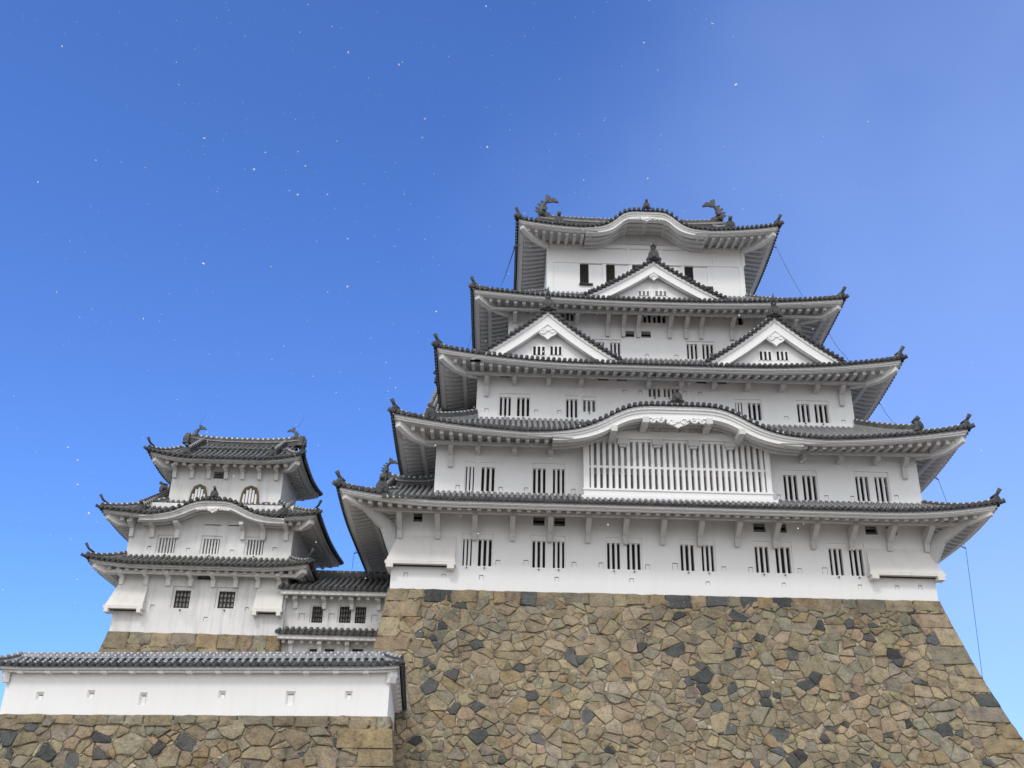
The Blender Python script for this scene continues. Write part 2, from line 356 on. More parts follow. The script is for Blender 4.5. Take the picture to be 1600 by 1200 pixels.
RD = .23
def skirt_roof(parent, ex, ey, ix, iy, wx, wy, ze, zi, lift, kara=None, karaw=0, karac=0, sp=.29, tm='tile', rm='ridge',
               sides='FLRB', skip=None, T=None, rafter=True, beam=True, k=2.3, soff=.30, hips=True, fas='plaster', r=.095,
               onif=.45, hip_ends=True, raf_sp=.48, beam_out=1.1, thick=.25, pan_drop=.13, tip=1.0, upper=.46, name='roof', raf_z=.31):
    """hipped skirt roof round an upper storey. ex/ey eave rectangle, ix/iy inner rectangle, wx/wy wall below it."""
    def side(sd):
        if sd in 'FB':
            O = (iy[0]-ey[0]) if sd == 'F' else (ey[1]-iy[1]); OW = (wy[0]-ey[0]) if sd == 'F' else (ey[1]-wy[1])
            a0, a1, O0, O1, W0, W1 = ex[0], ex[1], ix[0]-ex[0], ex[1]-ix[1], wx[0]-ex[0], ex[1]-wx[1]
            mp = (lambda a, o: (a, ey[0]+o)) if sd == 'F' else (lambda a, o: (a, ey[1]-o))
        else:
            O = (ix[0]-ex[0]) if sd == 'L' else (ex[1]-ix[1]); OW = (wx[0]-ex[0]) if sd == 'L' else (ex[1]-wx[1])
            a0, a1, O0, O1, W0, W1 = ey[0], ey[1], iy[0]-ey[0], ey[1]-iy[1], wy[0]-ey[0], ey[1]-wy[1]
            mp = (lambda a, o: (ex[0]+o, a)) if sd == 'L' else (lambda a, o: (ex[1]-o, a))
        return O, OW, a0, a1, O0, O1, W0, W1, mp
    def Lf(w): return max(0., 1-w/k)**2.2
    def cap(v): return v*.8+.2*v*v
    roof = MB(T); fa = MB(T); so = MB(T)
    for sd in sides:
        O, OW, a0, a1, O0, O1, W0, W1, mp = side(sd)
        kb = kara if (kara and sd == 'F') else None
        def lifta(a): return lift*max(Lf((a-a0)/O0), Lf((a1-a)/O1))
        def zr(a, o):
            v = max(0., o/O); z = ze + (zi-ze)*cap(v) + lifta(a)*max(0., 1-v)**1.5
            if o < 0: z += (zi-ze)/O*.8*o
            if kb: z = max(z, ze + kb(a) + .10*max(o, 0)) if kb(a) > .03 else z
            return z
        def vend(a): return min(1., (a-a0)/O0, (a1-a)/O1)
        n = max(2, int(round((a1-a0)/sp))); A = [a0+(a1-a0)*i/n for i in range(n+1)]
        nv = 10 if kb else 6
        # pan tiles
        for i in range(n):
            b0, b1 = A[i], A[i+1]; bm = (b0+b1)/2
            if skip and sd == 'F' and skip[0] < bm < skip[1]: continue
            rows = []
            for j in range(nv+1):
                row = []
                for b, dz in ((b0, 0), (bm, -.045), (b1, 0)):
                    o = O*vend(b)*j/nv; x, y = mp(b, o); row.append((x, y, zr(b, o)+dz))
                rows.append(row)
            roof.grid(rows, True)
            # hanging lip of the eave pan tile
            top = []; bot = []
            for q in range(5):
                b = b0+(b1-b0)*q/4; x, y = mp(b, -.015); z = zr(b, 0)
                top.append((x, y, z-.045*sin(pi*q/4)+.01)); bot.append((x, y, z-.05-pan_drop*.6*sin(pi*q/4)))
            roof.grid([top, bot])
        # round cover tiles with end discs
        for i in range(n+1):
            b = A[i]; ve = vend(b)
            if skip and sd == 'F' and skip[0] < b < skip[1]: continue
            if i in (0, n): b += .05 if i == 0 else -.05
            oe = O*max(ve, .06); path = []; dist = 0; ns = nv
            o_start = -.07
            pts = [o_start+(oe-o_start)*j/ns for j in range(ns+1)]
            rows = []; prev = None
            for o in pts:
                x, y = mp(b, o); z = zr(b, o)+.015
                if prev is not None: dist += hypot(o-prev[0], z-prev[1])
                prev = (o, z); row = []
                for q in range(7):
                    t = pi*q/6; xb, yb = mp(b+cos(t)*r, o); row.append((xb, yb, z+sin(t)*r, dist+.34))
                rows.append(row)
            roof.grid(rows, True)
            zc = zr(b, 0)+.02; rr = r*1.08; ring = []; ring2 = []
            for q in range(10):
                t = 2*pi*q/10
                xb, yb = mp(b+cos(t)*rr, o_start-.035); ring.append((xb, yb, zc+sin(t)*rr))
                xb, yb = mp(b+cos(t)*rr, o_start+.05); ring2.append((xb, yb, zc+sin(t)*rr))
            roof.poly(ring); roof.grid([ring+[ring[0]], ring2+[ring2[0]]])
            ring3 = []
            for q in range(8):
                t = 2*pi*q/8; xb, yb = mp(b+cos(t)*rr*.55, o_start-.05); ring3.append((xb, yb, zc+sin(t)*rr*.55))
            roof.poly(ring3)
        # white plaster fascia, two steps
        m_ = max(8, int((a1-a0)/.25))
        seg = [a0+(a1-a0)*i/m_ for i in range(m_+1)]
        for dz0, dz1, o0, o1 in ((-.05, -.085-thick*.5, .10, .32), (-.08-thick*.5, -.07-thick, .2, .42)):
            run = []
            def flush():
                if len(run) > 1:
                    fa.grid([[p[0] for p in run], [p[1] for p in run], [p[2] for p in run], [p[3] for p in run]])
                run.clear()
            for a in seg:
                if kb and abs(a-karac) < karaw: flush(); continue
                z = zr(a, 0)
                aa = min(max(a, a0+o0), a1-o0)
                f0 = mp(aa, o0); f1 = mp(aa, o1)
                run.append(((*f1, z+dz0), (*f0, z+dz0), (*f0, z+dz1), (*f1, z+dz1)))
            flush()
        # soffit with plastered rafters
        def zs(a, o):
            v = min(1., max(0., o/OW)); return ze-raf_z+soff*o + (lifta(a)*max(0., 1-v)**1.5)
        def wend(a): return min(1., (a-a0)/W0, (a1-a)/W1)
        rows = []
        cells = seg
        for i in range(m_):
            b0, b1 = cells[i], cells[i+1]
            if kb and abs((b0+b1)/2-karac) < karaw*.86: continue
            rws = []
            for j in range(5):
                row = []
                for b in (b0, b1):
                    o = .12+(max(OW*wend(b), .13)-.12)*j/4; x, y = mp(b, o); row.append((x, y, zs(b, o)))
                rws.append(row)
            so.grid(rws)
        if rafter:
            nr = max(2, int((a1-a0-1.0)/raf_sp)); off = ((a1-a0)-nr*raf_sp)/2
            for i in range(nr+1):
                b = a0+off+i*raf_sp
                if kb and abs(b-karac) < karaw*.86: continue
                oe = OW*wend(b); os_ = .46
                if oe < os_+.15: continue
                w = .095; sec = []
                for j in range(4):
                    o = os_+(oe-os_)*j/3; z = zs(b, o); ring = []
                    for db, dz in ((-w, .02), (-w, -RD), (w, -RD), (w, .02)):
                        x, y = mp(b+db, o); ring.append((x, y, z+dz))
                    sec.append(ring)
                so.grid([q+[q[0]] for q in sec]); so.poly(sec[0])
        if beam and OW > beam_out+.4:
            o = OW-beam_out; z1 = zs((a0+a1)/2, o)-RD; b0 = a0+W0*o/OW+.15; b1 = a1-W1*o/OW-.15
            if kb is None or karaw*.86 < .1:
                spans = [(b0, b1)]
            else: spans = [(b0, karac-karaw*.8), (karac+karaw*.8, b1)]
            for s0, s1 in spans:
                p = []
                for zz in (z1-.13, z1+.03):
                    for b, oo in ((s0, o-.1), (s1, o-.1), (s1, o+.1), (s0, o+.1)):
                        x, y = mp(b, oo); p.append((x, y, zz))
                so.hexa(p)
    ro = roof.build(name, tm, parent)
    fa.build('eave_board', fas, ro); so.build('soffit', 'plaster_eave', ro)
    # hips
    if hips:
        corners = []
        if 'F' in sides and 'L' in sides: corners.append((ex[0], ey[0], ix[0], iy[0], wx[0], wy[0]))
        if 'F' in sides and 'R' in sides: corners.append((ex[1], ey[0], ix[1], iy[0], wx[1], wy[0]))
        for cx, cy, jx, jy, qx, qy in corners:
            d = Vector((jx-cx, jy-cy, 0)); ln = d.length; dn = d.normalized(); sd_ = Vector((-dn.y, dn.x, 0)); ang = atan2(-dn.y, -dn.x)
            def zh(v): return ze + (zi-ze)*cap(v) + lift*Lf(v)*max(0., 1-v)**1.5
            def stage(v0, v1, h, w, r_):
                mb = MB(T); rows = []; N = 12; path = []
                for i in range(N+1):
                    v = v0+(v1-v0)*i/N; p = Vector((cx, cy, 0))+d*v; z = zh(v); tv = .2+ln*(v-v0)
                    rows.append([(*(p+sd_*w).xy, z-.12, -1), (*(p+sd_*w).xy, z+h*.45, tv), (*(p+sd_*w*.82).xy, z+h*.45, -1), (*(p+sd_*w*.78).xy, z+h, -1),
                                 (*(p-sd_*w*.78).xy, z+h, -1), (*(p-sd_*w*.82).xy, z+h*.45, -1), (*(p-sd_*w).xy, z+h*.45, tv), (*(p-sd_*w).xy, z-.12, -1)])
                    path.append((p.x, p.y, z+h))
                mb.grid(rows); mb.face([mb.vert(q[:3]) for q in rows[0]])
                mb.tube(path, r_, 8, tv=True)
                return mb
            if hip_ends:
                st = stage(.03, 1.0, .17, .13, .10); 
                p = Vector((cx, cy, 0))+d*.02
                onigawara(st, (p.x, p.y, zh(.02)-.02), ang, .58*tip, False)
                st.tube([(p.x+dn.x*.3, p.y+dn.y*.3, zh(.0)+.26), (p.x-dn.x*.02, p.y-dn.y*.02, zh(0)+.4), (p.x-dn.x*.22, p.y-dn.y*.22, zh(0)+.66)], [.08*tip, .085*tip, .11*tip], 8)
                st.tube([(p.x-dn.x*.05, p.y-dn.y*.05, zh(0)-.03), (p.x-dn.x*.34, p.y-dn.y*.34, zh(0)+.04)], [.1*tip, .13*tip], 8)
                st.build('hip_ridge', rm, ro)
                if onif is not None:
                    st = stage(onif, 1.0, upper, .16, .11)
                    p = Vector((cx, cy, 0))+d*(onif-.02)
                    onigawara(st, (p.x, p.y, zh(onif)+.06), ang, .95*tip, False)
                    st.tube([(p.x+dn.x*.3, p.y+dn.y*.3, zh(onif)+.06+.6*tip), (p.x-dn.x*.1, p.y-dn.y*.1, zh(onif)+.06+.86*tip)], [.1*tip, .13*tip], 8)
                    st.build('hip_ridge', rm, ro)
            else:
                st = stage(.03, 1.0, .17, .13, .10); st.build('hip_ridge', rm, ro)
            # hip rafter under the corner
            hb = MB(T); dw = Vector((qx-cx, qy-cy, 0)); lw = dw.length; dwn = dw.normalized(); sw = Vector((-dwn.y, dwn.x, 0))*.15
            rows = []
            for i in range(6):
                t = .42+(lw-.42)*i/5; v = t/lw; dp = .22+.22*min(1, i/2); p = Vector((cx, cy, 0))+dwn*t
                z = ze-raf_z+soff*v*(qy-cy)+lift*Lf(v)*max(0., 1-v)**1.5
                rows.append([(*(p+sw).xy, z+.05), (*(p+sw).xy, z-dp), (*(p-sw).xy, z-dp), (*(p-sw).xy, z+.05)])
            hb.grid(rows); hb.poly(rows[0]); hb.build('hip_rafter', fas, ro)
    return ro

def kara_front(roof, kb, c, hw, ze, yf, yb, thick, parent_fas='plaster', top=-.09, lift_end=.0, steps=40):
    """thick curved bargeboard and vaulted soffit of an undulating gable"""
    fa = MB(); so = MB()
    xs = [c-hw+2*hw*i/steps for i in range(steps+1)]
    def z(x): return ze+kb(x)
    def sl(x): return sqrt(1+((z(x+.05)-z(x-.05))/.1)**2)
    def tk(x):
        e = abs(x-c)/hw
        return (thick*(1-.35*e**2))
    for f0, f1, y0, y1 in ((0, .3, yf, yf+.5), (.3, .52, yf+.09, yf+.5), (.52, .94, yf+.16, yf+.55), (.94, 1.0, yf+.11, yf+.55)):
        r = []
        for x in xs:
            s_ = sl(x)**.8; t = tk(x)*s_
            r.append(((x, y1, z(x)+top-t*f0), (x, y0, z(x)+top-t*f0), (x, y0, z(x)+top-t*f1), (x, y1, z(x)+top-t*f1)))
        fa.grid([[q[i] for q in r] for i in range(4)])
        fa.poly(r[0]); fa.poly(r[-1])
    fa.build('curved_bargeboard', parent_fas, roof)
    rows = [[(x, yf+.3, z(x)+top-tk(x)*.8) for x in xs], [(x, yb, z(x)+top-tk(x)*.8) for x in xs]]
    so.grid(rows)
    nb = int((yb-yf)/.5)
    for i in range(nb):        # purlins following the curve
        y = yf+.7+i*.5
        if y+.12 > yb: break
        r = [[(x, y, z(x)+top-tk(x)*.8), (x, y, z(x)+top-tk(x)*.8-.1), (x, y+.14, z(x)+top-tk(x)*.8-.1), (x, y+.14, z(x)+top-tk(x)*.8)] for x in xs]
        so.grid([[q[k] for q in r] for k in range(4)])
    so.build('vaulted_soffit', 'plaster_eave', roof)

def scroll(mb, cx, cz, y, r0, turns, sgn, rad, ph=0, n=22):
    path = []
    for i in range(n):
        t = i/(n-1); a = ph+sgn*turns*2*pi*t; r_ = r0*(1-.82*t); path.append((cx+cos(a)*r_, y, cz+sin(a)*r_))
    mb.tube(path, [rad*(1-.45*i/(n-1)) for i in range(n)], 6, up=(0, 1, 0))
def pendant(parent, cx, cz, y, w, h, wings=True, material='plaster'):
    """carved white gable pendant; cz is its top"""
    mb = MB()
    half = [(0, 0), (.42, 0), (.5, -.18), (.40, -.34), (.47, -.5), (.33, -.68), (.16, -.8), (0, -1.0)]
    pts = [(a*w, b*h) for a, b in half] + [(-a*w, b*h) for a, b in half[-2:0:-1]]
    mb.prism(pts, lambda a, b: (cx+a, y, cz+b), lambda a, b: (cx+a, y+.12, cz+b))
    mb.tube([(cx, y-.06, cz-.33*h), (cx, y+.02, cz-.33*h)], .11*w, 6)
    for s_ in (-1, 1):
        scroll(mb, cx+s_*.24*w, cz-.45*h, y-.01, .16*w, 1.2, s_, .035*w+.012)
        if wings:
            for j, (dx, dz, rr) in enumerate(((.66, -.2, .17), (.98, -.30, .13), (1.24, -.40, .09))):
                scroll(mb, cx+s_*dx*w, cz+dz*h, y+.04, rr*w, 1.1, -s_, .05*w, ph=(0 if s_ > 0 else pi))
            mb.prism([(s_*.4*w, -.02*h), (s_*1.42*w, -.36*h), (s_*1.36*w, -.46*h), (s_*.45*w, -.22*h)], lambda a, b: (cx+a, y+.05, cz+b), lambda a, b: (cx+a, y+.1, cz+b))
    return mb.build('pendant_carving', material, parent)

def gable(parent, cx, za, wl, zf, yf, yb, board, wins, T=None, tm='tile', sp=.285, orn=1.0, pend=(.9, .75, True), r=.095, rake2=True, outer=0):
    """triangular dormer gable: tiled roof, stepped bargeboards, plastered gable wall with windows, ridge ornament"""
    H = za-zf
    def zt(d): t = abs(d)/wl; return za - H*(1.2*t-.2*t*t)
    roof = MB()
    for s_ in (-1, 1):
        N = 14; e_ = .86 if s_ == outer else .97
        rows = [[(cx+s_*wl*e_*i/N, y, zt(wl*e_*i/N)-.02) for i in range(N+1)] for y in (yf-.12, yb)]
        roof.grid(rows, True)
        # cover tiles running down the slope
        ny = max(2, int((yb-yf-.4)/.29))
        for j in range(ny+1):
            y = yf+.5+j*.29
            if y > yb: break
            roof.tube([(cx+s_*wl*(e_-.02)*i/N, y, zt(wl*(e_-.02)*i/N)+.01) for i in range(N+1)], r, 6, tv=True)
        # rake tiles, end discs to the front
        L = sqrt(wl*wl+H*H)*1.03; n = int(L/sp)
        for i in range(n+1):
            d = wl*1.03*(i+.3)/n; z = zt(d); x = cx+s_*d
            if z < zf+(.33 if s_ == outer else .05): break
            roof.tube([(x, yf-.2, z+.0), (x, yf+.45, z+.05)], r*1.1, 8)
            roof.tube([(x, yf-.23, z+.0), (x, yf-.19, z+.0)], r*.7, 8)
            x1 = cx+s_*(d+wl/n*.5); z1 = zt(d+wl/n*.5)
            roof.hexa([(x1-.1, yf-.12, z1-.14), (x1+.1, yf-.12, z1-.14), (x1+.1, yf+.3, z1-.14), (x1-.1, yf+.3, z1-.14), (x1-.1, yf-.12, z1+.02), (x1+.1, yf-.12, z1+.02), (x1+.1, yf+.3, z1+.04), (x1-.1, yf+.3, z1+.04)])
    ro = roof.build('gable_roof', tm, parent)
    if rake2:
        for s_ in (-1, 1):
            mb = MB(); rows = []; path = []
            for i in range(13):
                d = wl*(.05+.74*i/12); x = cx+s_*d; z = zt(d); y = yf+.75; tv = .2+d*1.15
                rows.append([(x, y-.13, z, -1), (x, y-.13, z+.16, tv), (x, y-.1, z+.3, -1), (x, y+.1, z+.3, -1), (x, y+.13, z+.16, tv), (x, y+.13, z, -1)]); path.append((x, y, z+.3))
            mb.grid(rows); mb.tube(path, .1, 8, tv=True)
            xe = path[-1][0]; onigawara(mb, (xe+s_*.05, yf+.75, rows[-1][0][2]-.05), 0 if s_ > 0 else pi, .6, True)
            mb.build('descending_ridge', 'ridge', ro)
    rd = MB()
    rd.box(cx-.15, cx+.15, yf-.05, yb, za-.05, za+.3); rd.tube([(cx, yf-.1, za+.33), (cx, yb, za+.33)], .11, 8)
    onigawara(rd, (cx, yf-.14, za-.12), -pi/2, .95*orn, False)
    rd.tube([(cx, yf-.14, za+.45*orn), (cx, yf-.2, za+.8*orn)], [.16*orn, .1*orn], 8)
    for dx in (-.17, .17): rd.tube([(cx+dx*.4*orn, yf-.16, za+.6*orn), (cx+dx*orn, yf-.2, za+.86*orn)], [.07*orn, .03*orn], 6)
    rd.tube([(cx, yf-.2, za+.75*orn), (cx, yf-.22, za+1.0*orn), (cx, yf-.24, za+1.3*orn)], [.13*orn, .07*orn, .02], 8)
    rd.build('gable_ridge', 'ridge', ro)
    bb = MB()
    N = 18
    for f0, f1, y0 in ((0, .26, yf-.02), (.26, .82, yf+.07), (.82, 1.0, yf+.02)):
        for s_ in (-1, 1):
            r_ = []
            for i in range(N+1):
                d = wl*i/N; x = cx+s_*d; b = board*(1-.12*i/N)
                zA, zB = max(zt(d)-.12-b*f0, zf-.1), max(zt(d)-.12-b*f1, zf-.1); r_.append(((x, y0+.3, zA), (x, y0, zA), (x, y0, zB), (x, y0+.3, zB)))
            bb.grid([[q[k] for q in r_] for k in range(4)]); bb.poly(r_[-1])
    bb.build('bargeboard', 'plaster', parent)
    gw = MB(); yw = yf+.5
    xs = [cx+wl*(i/12-1)*.93 for i in range(25)]
    gw.grid([[(x, yw, zf-.08) for x in xs], [(x, yw, zt(x-cx)-.3) for x in xs]])
    g = gw.build('gable_wall', 'plaster', parent)
    for x0, x1, z0, z1, nb, back in wins:
        w = MB(); t = .05; fr = .07
        w.box(x0-fr, x0, yw-t, yw+.02, z0-.03, z1+fr); w.box(x1, x1+fr, yw-t, yw+.02, z0-.03, z1+fr)
        w.box(x0, x1, yw-t, yw+.02, z1, z1+fr)
        wo = w.build('window', 'plaster', parent)
        q = MB(); q.poly(((x0, yw-.008, z0), (x1, yw-.008, z0), (x1, yw-.008, z1), (x0, yw-.008, z1))); q.build('opening', back, wo)
        b = MB(); bw = .1
        gap = (x1-x0-nb*bw)/(nb+1)
        for k in range(nb): b.box(x0+gap*(k+1)+bw*k, x0+gap*(k+1)+bw*(k+1), yw-t-.02, yw-.012, z0, z1)
        b.build('bars', 'plaster', wo)
    if pend: pendant(parent, cx, za-.16-board*.93, yf+.08, *pend)
    return ro

def fish(parent, pos, sgn, s=1.0):
    """roof-ridge fish ornament: head down on the ridge, tail curling inward (sgn = inward x direction)"""
    mb = MB(); px, py, pz = pos
    P = [(-.05, -.05), (-.12, .25), (-.13, .55), (-.06, .85), (.1, 1.12), (.3, 1.3)]
    R = [.34, .33, .28, .21, .15, .1]
    path = [(px+sgn*a*s, py, pz+b*s) for a, b in P]
    mb.tube(path, [q*s for q in R], 10, squash=.8, up=(0, 1, 0))
    mb.tube([(px-sgn*.05*s, py, pz+.05*s), (px+sgn*.42*s, py, pz+.02*s)], [.3*s, .2*s], 10)      # snout along the ridge
    mb.tube([(px+sgn*.1*s, py, pz+.2*s), (px+sgn*.4*s, py, pz+.2*s)], [.2*s, .1*s], 8)
    def fin(pts, t=.06):
        mb.prism(pts, lambda a, b: (px+sgn*a*s, py-t*s, pz+b*s), lambda a, b: (px+sgn*a*s, py+t*s, pz+b*s))
    fin([(.22, 1.18), (.1, 1.42), (.12, 1.72), (.24, 1.75), (.3, 1.62), (.42, 1.7), (.46, 1.45), (.7, 1.5), (.98, 1.2), (.95, 1.12), (.6, 1.2), (.34, 1.12)])
    for z in (.35, .6, .88, 1.1):
        x0 = -.38 if z < .5 else (-.36 if z < .8 else (-.22 if z < 1 else -.02))
        fin([(x0+.06, z-.12), (x0-.2, z+.1), (x0-.14, z+.16), (x0+.12, z+.1)], .05)
    for sy in (-1, 1):                    # side fins
        mb.prism([(-.1, .3), (.22, .5), (.12, .22)], lambda a, b: (px+sgn*a*s, py+sy*.25*s, pz+b*s), lambda a, b: (px+sgn*(a-.05)*s, py+sy*.42*s, pz+(b+.05)*s))
    return mb.build('fish_ornament', 'bronze', parent)

def drop_chute(parent, x0, x1, y, zt, zb, out, left_out, right_out, depth=1.6, material='plaster_chute', foot=.34):
    """flared stone-drop chute at the foot of a wall"""
    mb = MB(); N = 8; rows = []
    for i in range(N+1):
        t = i/N; e = t**1.1; z = zt+(zb-zt)*t
        rows.append([(x0-left_out*e, y+depth, z), (x0-left_out*e, y-out*e-.01, z), (x1+right_out*e, y-out*e-.01, z), (x1+right_out*e, y+depth, z)])
    mb.grid(rows)
    xl, xr, yy = x0-left_out, x1+right_out, y-out
    mb.box(xl-.05, xr+.05, yy-.06, y+depth, zb-.16, zb-.003)
    o = mb.build('drop_chute', material, parent)
    s = MB(); s.box(xl+.25, xr-.25, yy+.2, y-.08, zb-.2, zb-.163); s.build('slot', 'dark', o)
    for x in (xl+.02, xr-foot-.02):
        f = MB(); f.box(x, x+foot, yy-.1, y-.01, zb-.36, zb-.165); f.build('foot_block', material, o)
    return o

# ------------------------------------------------------------------ dry stone walling
def stone_face(mb, Sf, uL, uR, h0, h1, big=(.34, .56), seed=1, palette=None, corner=('L', 'R'), dark=.075, top_course=.72, cl=(1.0, 1.9), gap=.014, filler=.6, split_lim=(.11, 1.0)):
    """irregular fitted stones. Sf(u,h,d) maps wall coordinates (u along, h down from the top, d outward) to 3-D"""
    rnd = random.Random(seed)
    def colour(small=False):
        q = rnd.random()
        if small and q > .2: b = (.44, .385, .29); j = rnd.uniform(.7, 1.2)
        elif q < dark: b = (.07, .072, .074); j = rnd.uniform(.8, 1.9)
        elif q < .30: b = (.275, .246, .192); j = rnd.uniform(.78, 1.15)
        elif q < .37: b = (.33, .25, .155); j = rnd.uniform(.8, 1.05)
        else: b = (.325, .268, .185); j = rnd.uniform(.76, 1.14)
        return tuple(max(.01, x*j*rnd.uniform(.96, 1.04)) for x in b)
    def stone(poly, out, small=False, col=None, tiltk=1.0, bev=.07):
        n = len(poly)
        if n < 3: return
        cx = sum(p[0] for p in poly)/n; cy = sum(p[1] for p in poly)/n
        area = abs(sum(poly[i][0]*poly[(i+1) % n][1]-poly[(i+1) % n][0]*poly[i][1] for i in range(n)))/2
        if area < .004: return
        rad = sqrt(area/pi); c = col or colour(small)
        ta, tb = rnd.uniform(-.11, .11)*tiltk, rnd.uniform(-.11, .11)*tiltk
        pts = []
        for i in range(n):
            a, b = poly[i], poly[(i+1) % n]; ln = hypot(b[0]-a[0], b[1]-a[1])
            pts.append(a)
            if ln > .22:
                k = 2 if ln > .5 else 1
                for q in range(1, k+1):
                    t = q/(k+1); jx = rnd.uniform(-.028, .028); jy = rnd.uniform(-.028, .028)
                    pts.append((a[0]+(b[0]-a[0])*t+jx, a[1]+(b[1]-a[1])*t+jy))
        # round sharp corners by pulling far vertices in
        g = gap/rad
        rings = []
        for sc, d in ((1-g*.55, -.085), (1-g, out*.45), (1-g-bev*.45/rad, out*.86), (1-g-bev*1.15/rad, out)):
            sc = max(.3, sc); ring = []
            for x, y in pts:
                dx, dy = x-cx, y-cy; r_ = hypot(dx, dy); lim = rad*1.9
                f = sc*(1 if r_ < lim else (lim+(r_-lim)*.7)/r_)
                dd = d+(ta*dx+tb*dy+rnd.uniform(-.014, .014) if d > 0 else 0)
                ring.append(mb.vert(Sf(cx+dx*f, cy+dy*f, dd), col=c))
            rings.append(ring)
        m_ = len(pts)
        for a, b in zip(rings, rings[1:]):
            for i in range(m_): mb.face((a[i], a[(i+1) % m_], b[(i+1) % m_], b[i]))
        ce = mb.vert(Sf(cx, cy, out+rnd.uniform(.0, .035)), col=c)
        for i in range(m_): mb.face((rings[-1][i], rings[-1][(i+1) % m_], ce))
    # top course
    if top_course:
        u = uL(0)
        while u < uR(0)-.25:
            w = rnd.uniform(.55, 1.5); w = min(w, uR(0)-u)
            if uR(0)-(u+w) < .4: w = uR(0)-u
            hb = top_course*rnd.uniform(.72, 1.05); hb2 = hb*rnd.uniform(.85, 1.1)
            stone([(u, .0), (u+w, .0), (u+w, hb2), (u, hb)], rnd.uniform(.07, .11), tiltk=.3, bev=.05, col=None if rnd.random() > .06 else (.05, .052, .055))
            u += w
    # corner stones, long and short alternately
    for cside in corner:
        h = top_course*.97 if top_course else 0; i = 0
        while h < h1:
            ch = rnd.uniform(.62, 1.0); w = cl[1]*rnd.uniform(.85, 1.1) if i % 2 == 0 else cl[0]*rnd.uniform(.8, 1.15); i += 1
            e = (uL if cside == 'L' else uR); s_ = 1 if cside == 'L' else -1
            a, b = h, min(h+ch, h1)
            jt = rnd.uniform(-.06, .06)
            col = colour() if rnd.random() < .9 else (.07, .072, .075)
            stone([(e(a), a), (e(a)+s_*w, a+jt), (e(b)+s_*w*rnd.uniform(.88, 1.06), b+jt), (e(b), b)], .12, tiltk=.2, bev=.05, col=col)
            h += ch
    # fitted field stones: power diagram over scattered seeds, then wedge stones set into the joints where stones meet
    def inside(u, h): return uL(h) < u < uR(h)
    umin = min(uL(h0), uL(h1)); umax = max(uR(h0), uR(h1)); cs = 1.0; AN = 1.22
    hs = h0 + (top_course*.35 if top_course else 0)
    gridd = {}; seeds = []
    def near(u, h, R):
        i0, i1, j0, j1 = int((u-R)//cs), int((u+R)//cs), int((h-R)//cs), int((h+R)//cs)
        for a in range(i0, i1+1):
            for b in range(j0, j1+1):
                yield from gridd.get((a, b), ())
    def add(u, h, w, kind):
        s_ = (u, h, w, len(seeds), kind); seeds.append(s_); gridd.setdefault((int(u//cs), int(h//cs)), []).append(s_)
    rad_of = {}
    for lo, hi, kk, tr in ((big[1]*1.2, big[1]*1.9, .8, 6), (big[0]*1.1, big[1]*1.3, .74, 40), (big[0]*.7, big[0]*1.2, .7, 30)):
        for _ in range(int((umax-umin)*(h1-hs)*tr)):
            u = rnd.uniform(umin, umax); h = rnd.uniform(hs, h1)*AN; r_ = rnd.uniform(lo, hi)
            if not inside(u, h/AN): continue
            if all(hypot(u-q[0], h-q[1]) > (r_+rad_of[q[3]])*kk for q in near(u, h, r_+big[1]*2)):
                rad_of[len(seeds)] = r_; add(u, h, r_*r_*.55, 0)
    def cell(sd, R):
        u, h, w, idx, kind = sd
        poly = [(u-R, h-R), (u+R, h-R), (u+R, h+R), (u-R, h+R)]
        for a, b, q, j, k_ in near(u, h, 2*R):
            if j == idx: continue
            dx, dy = a-u, b-h; t = .5*(dx*dx+dy*dy+w-q)
            new = []; m_ = len(poly); hit = False
            vals = [(p[0]-u)*dx+(p[1]-h)*dy-t for p in poly]
            if max(vals) <= 0: continue
            for i in range(m_):
                p0, p1 = poly[i], poly[(i+1) % m_]; f0, f1 = vals[i], vals[(i+1) % m_]
                if f0 <= 0: new.append(p0)
                if f0*f1 < 0:
                    x = f0/(f0-f1); new.append((p0[0]+(p1[0]-p0[0])*x, p0[1]+(p1[1]-p0[1])*x))
            poly = new
            if len(poly) < 3: return []
        return poly
    def area_c(p):
        A = cx = cy = 0.
        for i in range(len(p)):
            q = p[(i+1) % len(p)]; c = p[i][0]*q[1]-q[0]*p[i][1]; A += c; cx += (p[i][0]+q[0])*c; cy += (p[i][1]+q[1])*c
        if abs(A) < 1e-9: return 0, p[0][0], p[0][1]
        return abs(A)/2, cx/(3*A), cy/(3*A)
    def cut(p, px, py, nx, ny):
        A, B = [], []
        for i in range(len(p)):
            a, b = p[i], p[(i+1) % len(p)]; fa = (a[0]-px)*nx+(a[1]-py)*ny; fb = (b[0]-px)*nx+(b[1]-py)*ny
            (A if fa <= 0 else B).append(a)
            if fa*fb < 0:
                t = fa/(fa-fb); q = (a[0]+(b[0]-a[0])*t, a[1]+(b[1]-a[1])*t); A.append(q); B.append(q)
        return A, B
    def split(p, depth=0):
        A, cx, cy = area_c(p)
        lim = rnd.uniform(*split_lim)
        # spread of the block along its principal direction
        sxx = sum((q[0]-cx)**2 for q in p); syy = sum((q[1]-cy)**2 for q in p); sxy = sum((q[0]-cx)*(q[1]-cy) for q in p)
        th = .5*atan2(2*sxy, sxx-syy); ca, sa = cos(th), sin(th)
        l1 = [(q[0]-cx)*ca+(q[1]-cy)*sa for q in p]; l2 = [-(q[0]-cx)*sa+(q[1]-cy)*ca for q in p]
        asp = (max(l1)-min(l1))/max(.05, max(l2)-min(l2))
        if depth > 5 or (A < lim and asp < 2.3) or A < .05: return [p]
        th += rnd.uniform(-.5, .5); k = rnd.uniform(-.16, .16)*sqrt(A)
